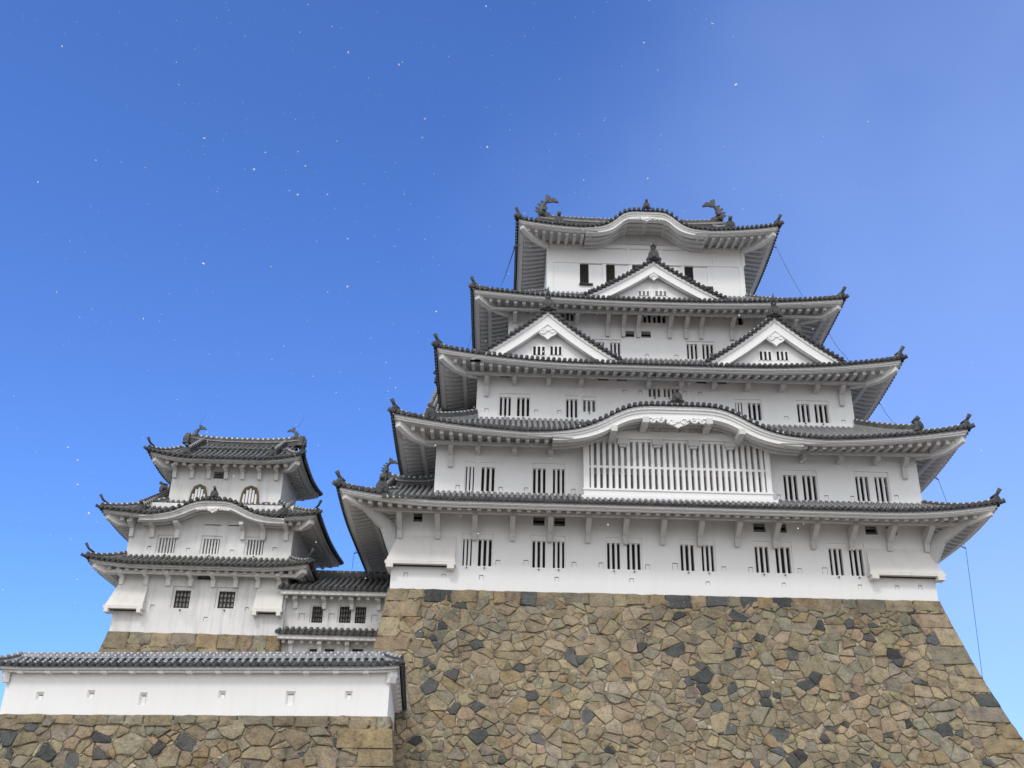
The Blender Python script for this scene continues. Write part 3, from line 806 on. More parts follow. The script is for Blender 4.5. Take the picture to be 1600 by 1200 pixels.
        P, Q = cut(p, cx+k*cos(th), cy+k*sin(th), cos(th), sin(th))
        return [r for z in (P, Q) if len(z) > 2 for r in split(z, depth+1)]
    def clean(p):
        q = []
        for x in p:
            if not q or hypot(x[0]-q[-1][0], x[1]-q[-1][1]) > .03: q.append(x)
        if len(q) > 2 and hypot(q[0][0]-q[-1][0], q[0][1]-q[-1][1]) < .03: q.pop()
        return q
    def clampp(p): return [(min(max(x, uL(y/AN)+.03), uR(y/AN)-.03), min(max(y/AN, hs), h1)) for x, y in p]
    for sd in seeds:
        for p in split(clean(cell(sd, big[1]*2.6)) or [(0, 0)]*3):
            p = clean(p)
            if len(p) < 3 or area_c(p)[0] < .01: continue
            # knock corners off and set small wedge stones there
            for _ in range(3):
                if rnd.random() > filler: continue
                A, cx, cy = area_c(p); i = rnd.randrange(len(p)); v = p[i]; dx, dy = v[0]-cx, v[1]-cy; D = hypot(dx, dy)
                if D < .12: continue
                an = atan2(dy, dx)+rnd.uniform(-.5, .5); f = 1-rnd.uniform(.1, .27)
                P, Q = cut(p, cx+dx*f, cy+dy*f, cos(an), sin(an))
                if len(P) > 2 and len(Q) > 2 and area_c(Q)[0] < .3*A:
                    p = clean(P); Q = clean(Q)
                    if len(Q) > 2: stone(clampp(Q), rnd.uniform(-.01, .045), True, bev=.015)
            if len(p) > 2: stone(clampp(p), rnd.uniform(.02, .095), area_c(p)[0] < .06, bev=.035)

# ------------------------------------------------------------------ ground
g = MB()
g.grid([[(x, y, 0) for x in (-3000, -60, 60, 3000)] for y in (-3000, -80, 60, 3000)])
go = g.build('ground', 'earth'); go['kind'] = 'structure'; go['label'] = 'packed pale earth of the castle bailey'

# ------------------------------------------------------------------ main keep: stone base
ZB = 14.58
base = thing('stone_base', (0, 0, 0), 'huge battered stone base of fitted tan and dark stones under the tall keep', 'stone base')
def bat(h): return .19*h+.006*h*h
def uLm(h): return -13.37-(.115*h+.006*h*h)
def uRm(h): return 13.38+(.225*h+.014*h*h)
def slope_top(u): return (u+13.3)/26.6*.08-.03
def Sm(u, h, d): return (u, -.04-bat(h)-d*.97, ZB+slope_top(u)*(1-h/15)-h+d*.2)
mb = MB(); stone_face(mb, Sm, uLm, uRm, 0, 14.5, big=(.3, .52), seed=11)
mb.build('stonework', 'stone', base)
mb = MB(); hs = [i*.9 for i in range(17)]
mb.grid([[(*Sm(uLm(h), h, .0)[:2], ZB-.02-h) for h in hs], [(*Sm(uRm(h), h, .0)[:2], ZB-.02-h) for h in hs]])
mb.grid([[(uLm(h), -.04-bat(h), ZB-.02-h) for h in hs], [(uLm(h), 20+bat(h), ZB-.02-h) for h in hs]])
mb.grid([[(uRm(h), -.04-bat(h), ZB-.02-h) for h in hs], [(uRm(h), 20+bat(h), ZB-.02-h) for h in hs]])
mb.poly(((uLm(0), -.04, ZB-.021), (uRm(0), -.04, ZB-.021), (uRm(0), 20, ZB-.021), (uLm(0), 20, ZB-.021)))
mb.build('rubble_core', 'mortar', base)

# ------------------------------------------------------------------ main keep
keep = thing('castle_keep', (0, 10, ZB), 'tall white plastered five-roofed main keep with dark tiled roofs and fish ornaments', 'castle keep')
F = [(-13.3, 13.3, 0), (-11.45, 13.35, .15), (-9.55, 11.14, 2.0), (-7.92, 9.28, 3.6), (-5.6, 6.85, 6.0)]
EAV = [(-15.9, 16.0, -2.4, 18.39, 19.62, .55), (-13.6, 15.38, -2.15, 22.15, 24.6, .85), (-11.8, 13.4, -.2, 27.1, 29.3, .75),
       (-10.05, 11.3, 1.4, 32.02, 35.1, .5), (-7.55, 8.78, 3.9, 38.7, 40.55, .5)]

# storey 1
W1 = Windows(0, True)
for ops, y0, y1 in ((((723, 737), (747, 768)), 842, 884), (((832, 852), (864, 882)), 845, 887), (((949, 969), (980, 1001)), 848, 889.5),
                    (((1064, 1085), (1097, 1116)), 851, 892), (((1181, 1202), (1213, 1236)), 854, 895), (((1297.5, 1318), (1329, 1350)), 857, 899)):
    W1.pair(ops, y0, y1)
for a, b, c, d in ((646, 660, 801, 815), (833, 851, 807, 821), (866, 883, 808, 822), (1177, 1196, 817, 831), (1214, 1229, 818, 832), (1352, 1371, 821, 835), (1385, 1401, 822, 836)):
    W1.vent(a, b, c, d)
for q in ((778, 879), (822, 879), (897, 882), (939, 883), (1012, 886), (1131, 889), (1173, 890), (1250, 892)): W1.hatch(*q, .22, .26)
W1.hatch(1055, 885, .26, .34); W1.hatch(1289, 892, .26, .34)
for q in ((634, 898), (693, 900), (752, 902), (870, 905), (987, 907), (1106, 912), (1225, 914), (1344, 917), (1402, 918), (1438, 918)): W1.hatch(*q, .2, .22)
storey(keep, *F[0][:2], 0, 20, ZB-.03, 18.95, W1.holes); W1.build(keep)
# storey 2
W2 = Windows(.15, True)
for ops, y0, y1 in ((((727.5, 740.5), (752, 772.5)), 729, 767), (((833, 852.5), (864, 882)), 731.5, 770.5), (((1226, 1247), (1255.5, 1277)), 742, 781), (((1339, 1359), (1369, 1389)), 744.5, 783)):
    W2.pair(ops, y0, y1, mx=.06)
for a, b, c, d in ((729, 741, 686, 693), (756, 774, 686.5, 694), (1332, 1350, 702, 709), (1370, 1380, 703, 710)): W2.vent(a, b, c, d, 1)
for q in ((715, 761), (782, 764), (822, 765), (896, 767), (1217, 776), (1292, 777), (1332, 778), (1401, 777)): W2.hatch(*q, .2, .22)
# storey 3
W3 = Windows(2.0, True)
for ops, y0, y1 in ((((781, 798), (808, 827)), 620, 649.5), (((1247, 1266), (1274, 1294.5)), 631, 660)): W3.pair(ops, y0, y1, mx=.06, mtop=.2)
W3.pair(((885, 902),), 623, 652, mx=.05, mtop=.2); W3.pair(((911.5, 930),), 624.5, 643, back='shade', mx=.05, mtop=.2)
W3.pair(((1150, 1161), (1170, 1190)), 629, 656, mx=.06, mtop=.2)
W3.pair(((1014, 1032), (1037.5, 1054)), 606, 620, back='shade', mx=.06, mtop=.05)
for a, b, c, d in ((782, 797, 582, 590), (934, 951, 586.5, 594.5), (964, 980, 587, 595), (1088, 1104, 591, 599), (1119, 1135, 592, 599.5), (1275, 1287, 595, 602)): W3.vent(a, b, c, d, 1)
for q in ((760, 641), (838, 643), (874, 644), (976, 612), (1001, 613), (1070, 614), (1094, 615), (1229, 653), (1318, 659)): W3.hatch(*q, .22, .22)
# storey 4
W4 = Windows(3.6)
W4.pair(((931.5, 944), (954, 969)), 534, 557, mx=.06, mtop=.16); W4.pair(((1074, 1090), (1098, 1115)), 537, 561, mx=.06, mtop=.16)
W4.pair(((878, 896),), 485, 501, nb=2, back='shade', mx=.02, mtop=.02); W4.pair(((999, 1017), (1020.5, 1040)), 489, 504, nb=2, mx=.03, mtop=.02)
W4.pair(((1145, 1161),), 493, 507, nb=1, mx=.02, mtop=.02)
for a, b, c, d in ((809, 827, 484.5, 488), (926, 944, 487, 491), (1097, 1110, 491, 495)): W4.vent(a, b, c, d, 1)
W4.vent(975.5, 991, 517, 527); W4.vent(1002, 1017, 517.5, 527.5)
for q in ((1011, 556), (1057, 557)): W4.hatch(*q, .22, .2)

# roofs (bottom to top)
def ex(i): return (EAV[i][0], EAV[i][1])
KC2, KC5 = .72, .5
kara2 = kara_fn(KC2, 1.66, 3.7, 5); kara5 = kara_fn(KC5, 1.32, 1.95, 5.5)
y2 = lambda i: (EAV[i][2], 20-EAV[i][2])
r1 = skirt_roof(keep, ex(0), y2(0), (-13.3, 13.35), (.15, 19.85), (-13.3, 13.3), (0, 20), EAV[0][3], EAV[0][4], EAV[0][5], skip=(-13.7, -11.5), onif=None)
r2 = skirt_roof(keep, ex(1), y2(1), (F[2][0], F[2][1]), (2, 18), (F[1][0], F[1][1]), (.15, 19.85), EAV[1][3], EAV[1][4], EAV[1][5], kara=kara2, karaw=6.0, karac=KC2, beam_out=.72)
r3 = skirt_roof(keep, ex(2), y2(2), (F[3][0], F[3][1]), (3.6, 16.4), (F[2][0], F[2][1]), (2, 18), EAV[2][3], EAV[2][4], EAV[2][5], onif=None, beam_out=.72)
r4 = skirt_roof(keep, ex(3), y2(3), (F[4][0], F[4][1]), (6, 14), (F[3][0], F[3][1]), (3.6, 16.4), EAV[3][3], EAV[3][4], EAV[3][5], onif=None)
r5 = skirt_roof(keep, ex(4), y2(4), (-5.2, 6.4), (6.7, 13.3), (F[4][0], F[4][1]), (6, 14), EAV[4][3], EAV[4][4], EAV[4][5], kara=kara5, karaw=3.5, karac=KC5, soff=.2, beam=False, onif=None)
kara_front(r2, kara2, KC2, 6.25, EAV[1][3], -2.08, -.5, .62)
kara_front(r5, kara5, KC5, 3.78, EAV[4][3], 3.97, 6.0, .46)
# walls of the upper storeys
storey(keep, *F[1][:2], .15, 19.85, 19.4, 22.95, W2.holes); W2.build(keep)
storey(keep, *F[2][:2], 2, 18, 24.3, 27.62, W3.holes); W3.build(keep)
storey(keep, *F[3][:2], 3.6, 16.4, 28.9, 32.6, W4.holes); W4.build(keep)

# storey 5: panelled top floor with sliding shutters
Y5 = 6.0
X5 = lambda px, py=428: at(px, py, Y5).x
Z5 = lambda px, py: at(px, py, Y5).z
bandx = (X5(906), X5(1110.5)); zb5, zt5 = Z5(1008, 446.5), Z5(1008, 414.5)
storey(keep, *F[4][:2], Y5, 14, 34.7, 39.1, [(bandx[0], bandx[1], zb5, zt5, .12)])
tr = MB()                                     # raised timber frame lines under the plaster
tr.box(F[4][0]-.03, F[4][1]+.03, Y5-.05, Y5+.02, zt5+.03, zt5+.17)
tr.box(F[4][0]-.03, F[4][1]+.03, Y5-.07, Y5+.02, 38.45, 38.7)
for px in (856.5, 899, 940, 982, 1032, 1073, 1115, 1160):
    x = at(px, 395, Y5).x; tr.box(x-.1, x+.1, Y5-.045, Y5+.02, zt5+.17, 38.45)
for px in (861, 1158): x = at(px, 430, Y5).x; tr.box(x-.13, x+.13, Y5-.045, Y5+.02, 34.8, zt5+.03)
tr.build('timber_framing', 'plaster', keep)
pitch = (bandx[1]-bandx[0])/5
for i in range(5):
    x0 = bandx[0]+pitch*i; w = MB(); yq = Y5+.12
    w.poly(((x0, yq, zb5), (x0+pitch, yq, zb5), (x0+pitch, yq, zt5), (x0, yq, zt5)))
    wo = w.build('window', 'dark', keep)
    b = MB()
    for q in range(4): b.box(x0+.09+q*.13, x0+.125+q*.13, yq-.06, yq-.02, zb5, zt5)
    b.build('bars', 'wood', wo)
    s = MB(); s.box(x0+.56, x0+pitch-.2, yq-.09, yq-.02, zb5+.02, zt5-.04); s.build('sliding_shutter', 'plaster', wo)
    p = MB(); p.box(x0+pitch-.21, x0+pitch-.0, Y5-.03, yq, zb5, zt5); p.build('post', 'plaster', wo)
sl = MB(); sl.box(X5(905), X5(926), Y5-.14, Y5+.05, zb5-.1, zb5); sl.box(X5(1089), X5(1112), Y5-.14, Y5+.05, zb5-.14, zb5); sl.build('sill', 'wood', keep)
hat = Windows(Y5)
ty = MB(); n = 30; xs = [KC5-2.6+5.2*i/n for i in range(n+1)]
ty.grid([[(x, Y5-.01, 38.4) for x in xs], [(x, Y5-.01, EAV[4][3]+kara5(x)-.2) for x in xs]])
ty.box(KC5-1.15, KC5+1.15, Y5-.06, Y5-.015, 38.8, 38.93); scroll(ty, KC5, 39.25, Y5-.05, .22, 1.3, 1, .05)
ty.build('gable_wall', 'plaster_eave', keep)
for dx in (KC5-1.25, KC5, KC5+1.25):
    kb = MB(); kb.box(dx-.13, dx+.13, 4.5, 6.0, 38.55+kara5(dx)-.38, 38.55+kara5(dx)-.15); kb.build('gable_beam', 'plaster_eave', keep)
pendant(keep, KC5, 39.52, 3.93, .8, .34)
o5 = MB(); onigawara(o5, (KC5, 3.8, 40.06), -pi/2, .62, True); o5.build('ridge_end_tile', 'ridge', r5)

# top roof upper slopes and main ridge
up = MB(); XL, XR = -5.45, 6.65
for i in range(42):
    x = XL+.1+(XR-XL-.2)*i/41
    p = [(x, 6.5, 40.42), (x, 7.6, 41.15), (x, 8.8, 41.98), (x, 9.9, 42.8)]
    up.tube(p, .095, 6, tv=True); up.tube([(a, 20-b, c) for a, b, c in p], .095, 6)
for s_ in (0, 1):
    f = (lambda y: 20-y) if s_ else (lambda y: y)
    up.grid([[(x, f(y), z) for x in (XL, XR)] for y, z in ((6.4, 40.3), (7.6, 41.1), (8.8, 41.93), (10, 42.8))])
for x in (XL+.05, XR-.05): up.poly(((x, 6.4, 40.3), (x, 13.6, 40.3), (x, 10, 42.75)))
up.build('upper_roof', 'tile', r5)
def main_ridge(parent, x0, x1, y, z0, h, w, rm='ridge'):
    mb = MB(); n = 24; rows = []
    for i in range(n+1):
        x = x0+(x1-x0)*i/n; e = abs(2*i/n-1); z = z0+.22*e**3; tv = .2+(x-x0)
        rows.append([(x, y-w, z-.1, -1), (x, y-w, z+h*.4, -1), (x, y-w-.03, z+h*.42, -1), (x, y-w-.03, z+h*.62, tv), (x, y-w*.85, z+h*.66, -1), (x, y-w*.8, z+h, -1),
                     (x, y+w*.8, z+h, -1), (x, y+w*.85, z+h*.66, -1), (x, y+w+.03, z+h*.62, tv), (x, y+w, z+h*.4, -1), (x, y+w, z-.1, -1)])
    mb.grid(rows); mb.poly([q[:3] for q in rows[0]]); mb.poly([q[:3] for q in rows[-1]])
    mb.tube([(x0+(x1-x0)*i/n, y, z0+h+.22*abs(2*i/n-1)**3+.03) for i in range(n+1)], .13, 8, tv=True)
    onigawara(mb, (x0-.1, y, z0), pi, 1.1, False); onigawara(mb, (x1+.1, y, z0), 0, 1.1, False)
    return mb.build('main_ridge', rm, parent)
main_ridge(r5, -6.0, 6.7, 10, 42.72, .7, .26)
fish(r5, (-5.7, 10, 43.6), 1, 1.05); fish(r5, (6.4, 10, 43.6), -1, 1.05)
for x in (-4.9, 6.0):       # ridges running down the front slope
    mb = MB(); p = [(x, 5.3, 39.65), (x, 6.6, 40.5), (x, 8, 41.4), (x, 9.8, 42.75)]
    mb.grid([[(q[0]-.15, q[1], q[2]-.1), (q[0]-.13, q[1], q[2]+.3), (q[0]+.13, q[1], q[2]+.3), (q[0]+.15, q[1], q[2]-.1)] for q in p]); mb.tube([(q[0], q[1], q[2]+.33) for q in p], .11, 8, tv=True)
    onigawara(mb, (x, 5.15, 39.55), -pi/2, .95, True); mb.build('descending_ridge', 'ridge', r5)

# dormer gables
def gwin(Y, ops, y0, y1, back='dark', nb=2):
    r_ = []
    for a, b in ops:
        r_.append((at(a, y1, Y).x, at(b, y1, Y).x, at((a+b)/2, y1, Y).z, at((a+b)/2, y0, Y).z, nb, back))
    return r_
gl = gable(keep, -5.76, 30.38, 4.15, 27.25, .0, 3.6, .82, gwin(.5, ((833, 851), (860, 877)), 542, 555), outer=-1, pend=(1.15, .92, True))
gr = gable(keep, 6.70, 30.36, 4.15, 27.25, .0, 3.6, .82, gwin(.5, ((1187.5, 1205), (1214, 1231)), 550, 563), outer=1, pend=(1.15, .92, True))
gt = gable(keep, .45, 34.92, 4.3, 32.27, 1.7, 6.0, .74, gwin(2.2, ((998, 1014), (1024, 1041)), 455.5, 462.5, 'shade'), pend=(.62, .52, False))
o2 = MB(); onigawara(o2, (KC2, -2.2, 23.9), -pi/2, .78, True); o2.build('ridge_end_tile', 'ridge', r2)

# projecting lattice bay under the undulating gable
YB = -.55
BX = lambda px, py: at(px, py, YB).x
BZ = lambda px, py: at(px, py, YB).z
bx0, bx1 = at(912, 735, YB).x, at(1205, 745, YB).x; bz0, bz1 = at(1058, 786, YB).z, at(1058, 692, YB).z
lx0, lx1 = at(921, 735, YB).x, at(1197, 742, YB).x; lz0, lz1 = at(1058, 766, YB).z, at(1058, 692, YB).z
mb = MB(); wall_front(mb, bx0, bx1, bz0, bz1+.62, YB, [(lx0, lx1, lz0, lz1, .42)])
for x in (bx0, bx1): mb.poly(((x, YB, bz0), (x, .16, bz0), (x, .16, bz1+.62), (x, YB, bz1+.62)))
mb.box(bx0-.12, bx1+.22, YB-.1, .14, bz0-.15, bz0+.28)
mb.box(bx0-.05, bx1+.05, YB-.05, YB+.05, lz0-.1, lz0-.002)
# gable wall above the bay, following the curve
n = 40; xs = [KC2-4.9+9.8*i/n for i in range(n+1)]
mb.grid([[(x, YB-.012, min(bz1+.3, EAV[1][3]+kara2(x)-.5)) for x in xs], [(x, YB-.012, EAV[1][3]+kara2(x)-.4) for x in xs]])
mb.box(bx0, bx1, YB-.14, YB-.02, bz1+.12, bz1+.52)
bay = mb.build('lattice_bay', 'plaster', keep)
mb = MB(); zm = lz0+(lz1-lz0)*.36; q = YB+.42
mb.poly(((lx0, q, lz0), (lx1, q, lz0), (lx1, q, zm), (lx0, q, zm))); mb.build('opening', 'shade', bay)
mb = MB(); mb.poly(((lx0, q, zm), (lx1, q, zm), (lx1, q, lz1), (lx0, q, lz1))); mb.build('shutter', 'pale', bay)
mb = MB(); nbar = 29; pt = (lx1-lx0)/nbar
for i in range(nbar):
    x = lx0+pt*(i+.5); w = .095
    mb.prism(((x-w, YB+.22), (x-w*.8, YB+.05), (x+w*.8, YB+.05), (x+w, YB+.22)), lambda u, v: (u, v, lz0), lambda u, v: (u, v, lz1))
mb.build('bars', 'plaster', bay)
mb = MB(); zr_ = at(1058, 731, YB).z; mb.box(lx0, lx1, YB+.09, YB+.2, zr_-.06, zr_+.06); mb.build('rail', 'plaster', bay)
for px in (973, 1027, 1083, 1140):
    x = at(px, 695, YB).x; mb = MB(); mb.box(x-.27, x+.27, YB-.2, YB+.06, lz1-.2, lz1+.1); mb.box(x-.18, x+.18, YB-.12, YB+.06, lz1-.32, lz1-.2); mb.build('capital_block', 'plaster_eave', bay)
mb = MB()
for s_ in (-1, 1):
    scroll(mb, KC2+s_*1.15, 22.98, YB-.04, .36, 1.4, s_, .07); scroll(mb, KC2+s_*.5, 22.93, YB-.04, .25, 1.2, -s_, .06)
mb.tube([(KC2, YB-.02, 23.03), (KC2, YB-.12, 23.03)], .3, 10); mb.build('relief_carving', 'plaster_eave', bay)
for a, b in ((995, 1012), (1095, 1111)):
    x0, x1, z0, z1 = at(a, 663, YB).x, at(b, 663, YB).x, at(1053, 671, YB).z, at(1053, 656, YB).z
    mb = MB(); mb.poly(((x0, YB-.03, z0), (x1, YB-.03, z0), (x1, YB-.03, z1), (x0, YB-.03, z1))); w = mb.build('window', 'dark', bay)
    mb = MB()
    for k in range(2): xx = x0+(x1-x0)*(k+1)/3; mb.box(xx-.06, xx+.06, YB-.09, YB-.035, z0, z1)
    mb.build('bars', 'plaster_eave', w)
for x in (KC2-3.2, KC2-1.6, KC2+1.6, KC2+3.2):
    mb = MB(); mb.box(x-.16, x+.16, -2.1, -.5, EAV[1][3]+kara2(x)-.98, EAV[1][3]+kara2(x)-.68); mb.build('gable_beam', 'plaster_eave', keep)
for x in (bx0-.18, bx1+.22):
    mb = MB(); mb.box(x-.3, x+.3, -1.7, .14, bz1-.05, bz1+.32); mb.build('gable_beam', 'plaster', keep)
pendant(keep, KC2, EAV[1][3]+1.66-.66, -2.05, 1.25, .6)

# west side gable beside the second storey, ridge end with a small fish
sg = MB(); yr, zr_ = 3.0, 20.98
for i in range(8):
    x = -13.62+.29*i
    p = [(x, -2.45, 18.42), (x, -1.3, 18.88), (x, .0, 19.5), (x, 1.5, 20.22), (x, yr, zr_)]
    sg.tube(p, .1, 8, tv=True); sg.tube([(x, -2.52, 18.43), (x, -2.44, 18.43)], .112, 10)
sg.grid([[(x, y, z) for x in (-13.78, -11.4)] for y, z in ((-2.4, 18.36), (-1.3, 18.83), (0, 19.44), (1.5, 20.16), (yr, zr_-.05), (8, 18.4))])
sgo = sg.build('side_gable_roof', 'tile', keep)
main_ridge(sgo, -14.25, -11.4, yr, zr_-.1, .5, .2)
fish(sgo, (-14.25, yr, zr_+.55), 1, .58)
mb = MB(); onigawara(mb, (-13.85, -1.75, 18.78), -pi/2, .95, True)
mb.grid([[(x, -1.6, z), (x, yr, z+2.25)] for x, z in ((-14.0, 18.65), (-13.98, 19.1), (-13.72, 19.1), (-13.7, 18.65))])
mb.tube([(-13.85, -1.7, 19.12), (-13.85, yr, zr_+.37)], .11, 8, tv=True); mb.build('descending_ridge', 'ridge', sgo)
# large west gable edge between the second and third roofs
mb = MB()
def wg(dx, dz): return [(-12.95+dx, 3.2, 24.5+dz), (-12.65+dx, 5.6, 26.4+dz), (-12.4+dx, 8.2, 28.95+dz), (-12.2+dx, 10, 30.6+dz)]
for k in range(4): mb.tube(wg(.1+.27*k, .08), .12, 8, tv=True)
mb.grid([wg(0, 0), [(-9.55, b, c) for a, b, c in wg(0, 0)]]); mb.grid([wg(0, 0), wg(.02, -.6)])
onigawara(mb, (-12.3, 9.9, 30.4), pi, 1.0, True)
mb.build('side_gable_roof', 'tile', keep)

# stone-drop chutes at both corners of storey 1
drop_chute(keep, -13.12, -10.2, 0, 17.25, 15.86, .42, .42, .0)
drop_chute(keep, 10.1, 13.2, 0, 17.2, 15.92, .42, .06, .42)
# brackets
zbm = EAV[0][3]-.31+.30*1.3-RD-.11
for px in (625, 684, 742, 800.5, 859, 918, 976, 1034, 1092, 1150, 1209, 1268, 1327, 1386, 1443):
    bracket(keep, at(px, 835, 0).x, 0, zbm, 'brace', 1.22, drop=.82)
zbm = EAV[1][3]-.31+.30*1.55-RD-.11
for px in (747, 804, 860, 1250, 1306, 1362): bracket(keep, at(px, 700, .15).x, .15, zbm, 'stub', .62)
for px in (705, 1407): bracket(keep, at(px, 705, .15).x, .15, zbm, 'post', .7)
zbm = EAV[2][3]-.31+.30*1.45-RD-.11
for px in (804, 857, 907, 1011, 1061, 1112, 1164, 1217, 1270): bracket(keep, at(px, 590, 2).x, 2, zbm, 'stub', .62)
for px in (761, 1310): bracket(keep, at(px, 595, 2).x, 2, zbm, 'post', .7)
zbm = EAV[3][3]-.31+.30*1.1-RD-.11
for px in (804.5, 852, 901, 948.5, 973, 996, 1045, 1070, 1093, 1141, 1190, 1236): bracket(keep, at(px, 498, 3.6).x, 3.6, zbm, 'post', 1.05, w=.22)
# corner struts under the lowest eave
for sx, cx in ((-1, -13.3), (1, 13.3)):
    for ax in (0, 1):
        mb = MB(); d = Vector((sx*.72, -.7, 0)); w = Vector((.12, .12*sx, 0))
        break
    p = [(0, -1.9), (0, -.2), (1.9, .55), (2.6, .75), (2.6, .45), (1.9, .1), (.75, -.55)]
    mb = MB(); zz = 18.85-.35
    n_ = Vector((-d.y, d.x, 0)).normalized()*.13; dn = d.normalized()
    f0 = lambda a, b: Vector((cx, 0, zz+b-.55))+dn*a+n_; f1 = lambda a, b: Vector((cx, 0, zz+b-.55))+dn*a-n_
    mb.prism(p, f0, f1); mb.build('corner_strut', 'plaster_eave', keep)

# ------------------------------------------------------------------ small keep
SZ = 12.78
sk = thing('small_keep', (-23.9, 7, SZ), 'smaller three-roofed white turret with bell-shaped windows, left of the tall keep', 'castle turret')
P_OLD = 'plaster_old'
A1, A2, A3 = (-27.52, -18.87, 3.0), (-27.48, -18.93, 3.15), (-26.14, -20.08, 4.2)
V1 = Windows(3.0, True)
V1.pair(((272, 296),), 922, 950, nb='grid', back='pale', mx=.14, mtop=.2); V1.pair(((340.5, 366),), 923.5, 950.5, nb='grid', back='pale', mx=.14, mtop=.2)
V1.vent(308, 332, 896, 906, 3)
for q in ((237.5, 948), (385.6, 952), (321, 967)): V1.hatch(*q, .2, .2)
storey(sk, *A1[:2], 3, 11, SZ-.05, 16.4, V1.holes, P_OLD); V1.build(sk, P_OLD)
V2 = Windows(3.15, True)
for a, b, c, d in ((247.5, 273, 840, 864), (316.5, 342, 841.5, 865.5), (385.5, 411, 843, 867)): V2.pair(((a, b),), c, d, nb=5, back='shade', mx=.12, mtop=.16, barw=.1)
V2.vent(321, 346, 814, 821, 1); V2.vent(358, 380, 815, 822, 1)
for q in ((233, 856), (294, 859), (362, 862), (429, 858)): V2.hatch(*q, .2, .2)
storey(sk, *A2[:2], 3.15, 9.8, 16.4, 19.7, V2.holes, P_OLD); V2.build(sk, P_OLD)
V3 = Windows(4.2); V3.vent(333.5, 354, 737, 748, 3); V3.hatch(416, 787, .2, .2)
storey(sk, *A3[:2], 4.2, 8.2, 19.6, 22.8, V3.holes, P_OLD); V3.build(sk, P_OLD)
KCS = -22.98
karaS = kara_fn(KCS, .92, 1.75, 3.6)
kw = dict(tm='tile_dark', fas='plaster_old', raf_sp=.46, r=.088, sp=.285, tip=.7, k=2.2)
kw['thick'] = .13; kw['raf_z'] = .24
s1 = skirt_roof(sk, (-28.9, -17.6), (1.75, 12.3), (A2[0], A2[1]), (3.15, 9.8), (A1[0], A1[1]), (3, 11), 16.02, 16.75, .25, onif=None, beam_out=.6, **kw)
s2 = skirt_roof(sk, (-28.75, -17.5), (1.85, 11.1), (A3[0], A3[1]), (4.2, 8.2), (A2[0], A2[1]), (3.15, 9.8), 18.62, 20.15, .3, kara=karaS, karaw=3.5, karac=KCS, beam=False, onif=None, **kw)
s3 = skirt_roof(sk, (-27.25, -18.88), (2.9, 9.4), (-26.0, -20.1), (4.6, 7.6), (A3[0], A3[1]), (4.2, 8.2), 22.27, 23.35, .36, beam=False, onif=None, **kw)
kara_front(s2, karaS, KCS, 3.75, 18.62, 1.9, 3.1, .36, 'plaster_old')
n = 30; mb = MB(); xs = [KCS-2.6+5.2*i/n for i in range(n+1)]
mb.grid([[(x, 3.12, 18.55) for x in xs], [(x, 3.12, 18.62+karaS(x)-.25) for x in xs]]); mb.build('gable_wall', 'plaster_old', sk)
pendant(sk, KCS, 18.62+.92-.42, 1.88, .62, .34)
o_ = MB(); onigawara(o_, (KCS, 1.8, 19.56), -pi/2, .62, True); o_.build('ridge_end_tile', 'ridge', s2)
for x in (-26.75, -19.35):
    o_ = MB(); onigawara(o_, (x, 2.1, 18.82), -pi/2, .62, True)
    o_.tube([(x, 2.2, 19.2), (x, 4.2, 20.35)], .11, 8, tv=True); o_.box(x-.12, x+.12, 2.25, 2.9, 18.75, 19.3); o_.build('descending_ridge', 'ridge', s2)
for x in (-25.3, -20.6):
    o_ = MB(); onigawara(o_, (x, 3.3, 22.55), -pi/2, .62, True)
    o_.grid([[(x-.13, 3.4, 22.5), (x-.13, 6.0, 24.3)], [(x-.12, 3.4, 22.95), (x-.12, 6.0, 24.6)], [(x+.12, 3.4, 22.95), (x+.12, 6.0, 24.6)], [(x+.13, 3.4, 22.5), (x+.13, 6.0, 24.3)]])
    o_.tube([(x, 3.4, 22.98), (x, 6.0, 24.62)], .1, 8, tv=True); o_.build('descending_ridge', 'ridge', s3)
mb = MB(); zz = 24.3
for i in range(21):
    x = -25.8+5.7*i/20; mb.tube([(x, 4.5, 23.38), (x, 5.3, 23.82), (x, 6.1, zz)], .088, 6, tv=True)
mb.grid([[(x, y, z) for x in (-26.0, -19.9)] for y, z in ((4.4, 23.28), (5.3, 23.77), (6.1, zz), (8.0, 23.2))])
for x in (-25.9, -20.0): mb.poly(((x, 4.4, 23.2), (x, 7.8, 23.2), (x, 6.1, 24.2)))
mb.build('upper_roof', 'tile_dark', s3)
main_ridge(s3, -26.15, -19.8, 6.1, zz-.08, .4, .2)
fish(s3, (-25.8, 6.1, 24.62), 1, .52); fish(s3, (-20.1, 6.1, 24.62), -1, .52)
for x in (-25.75, -20.0):
    mb = MB(); mb.tube([(x, 6.1, 25.5), (x+.25, 6.1, 26.2)], .008, 5); mb.build('lightning_rod', 'cable', s3)
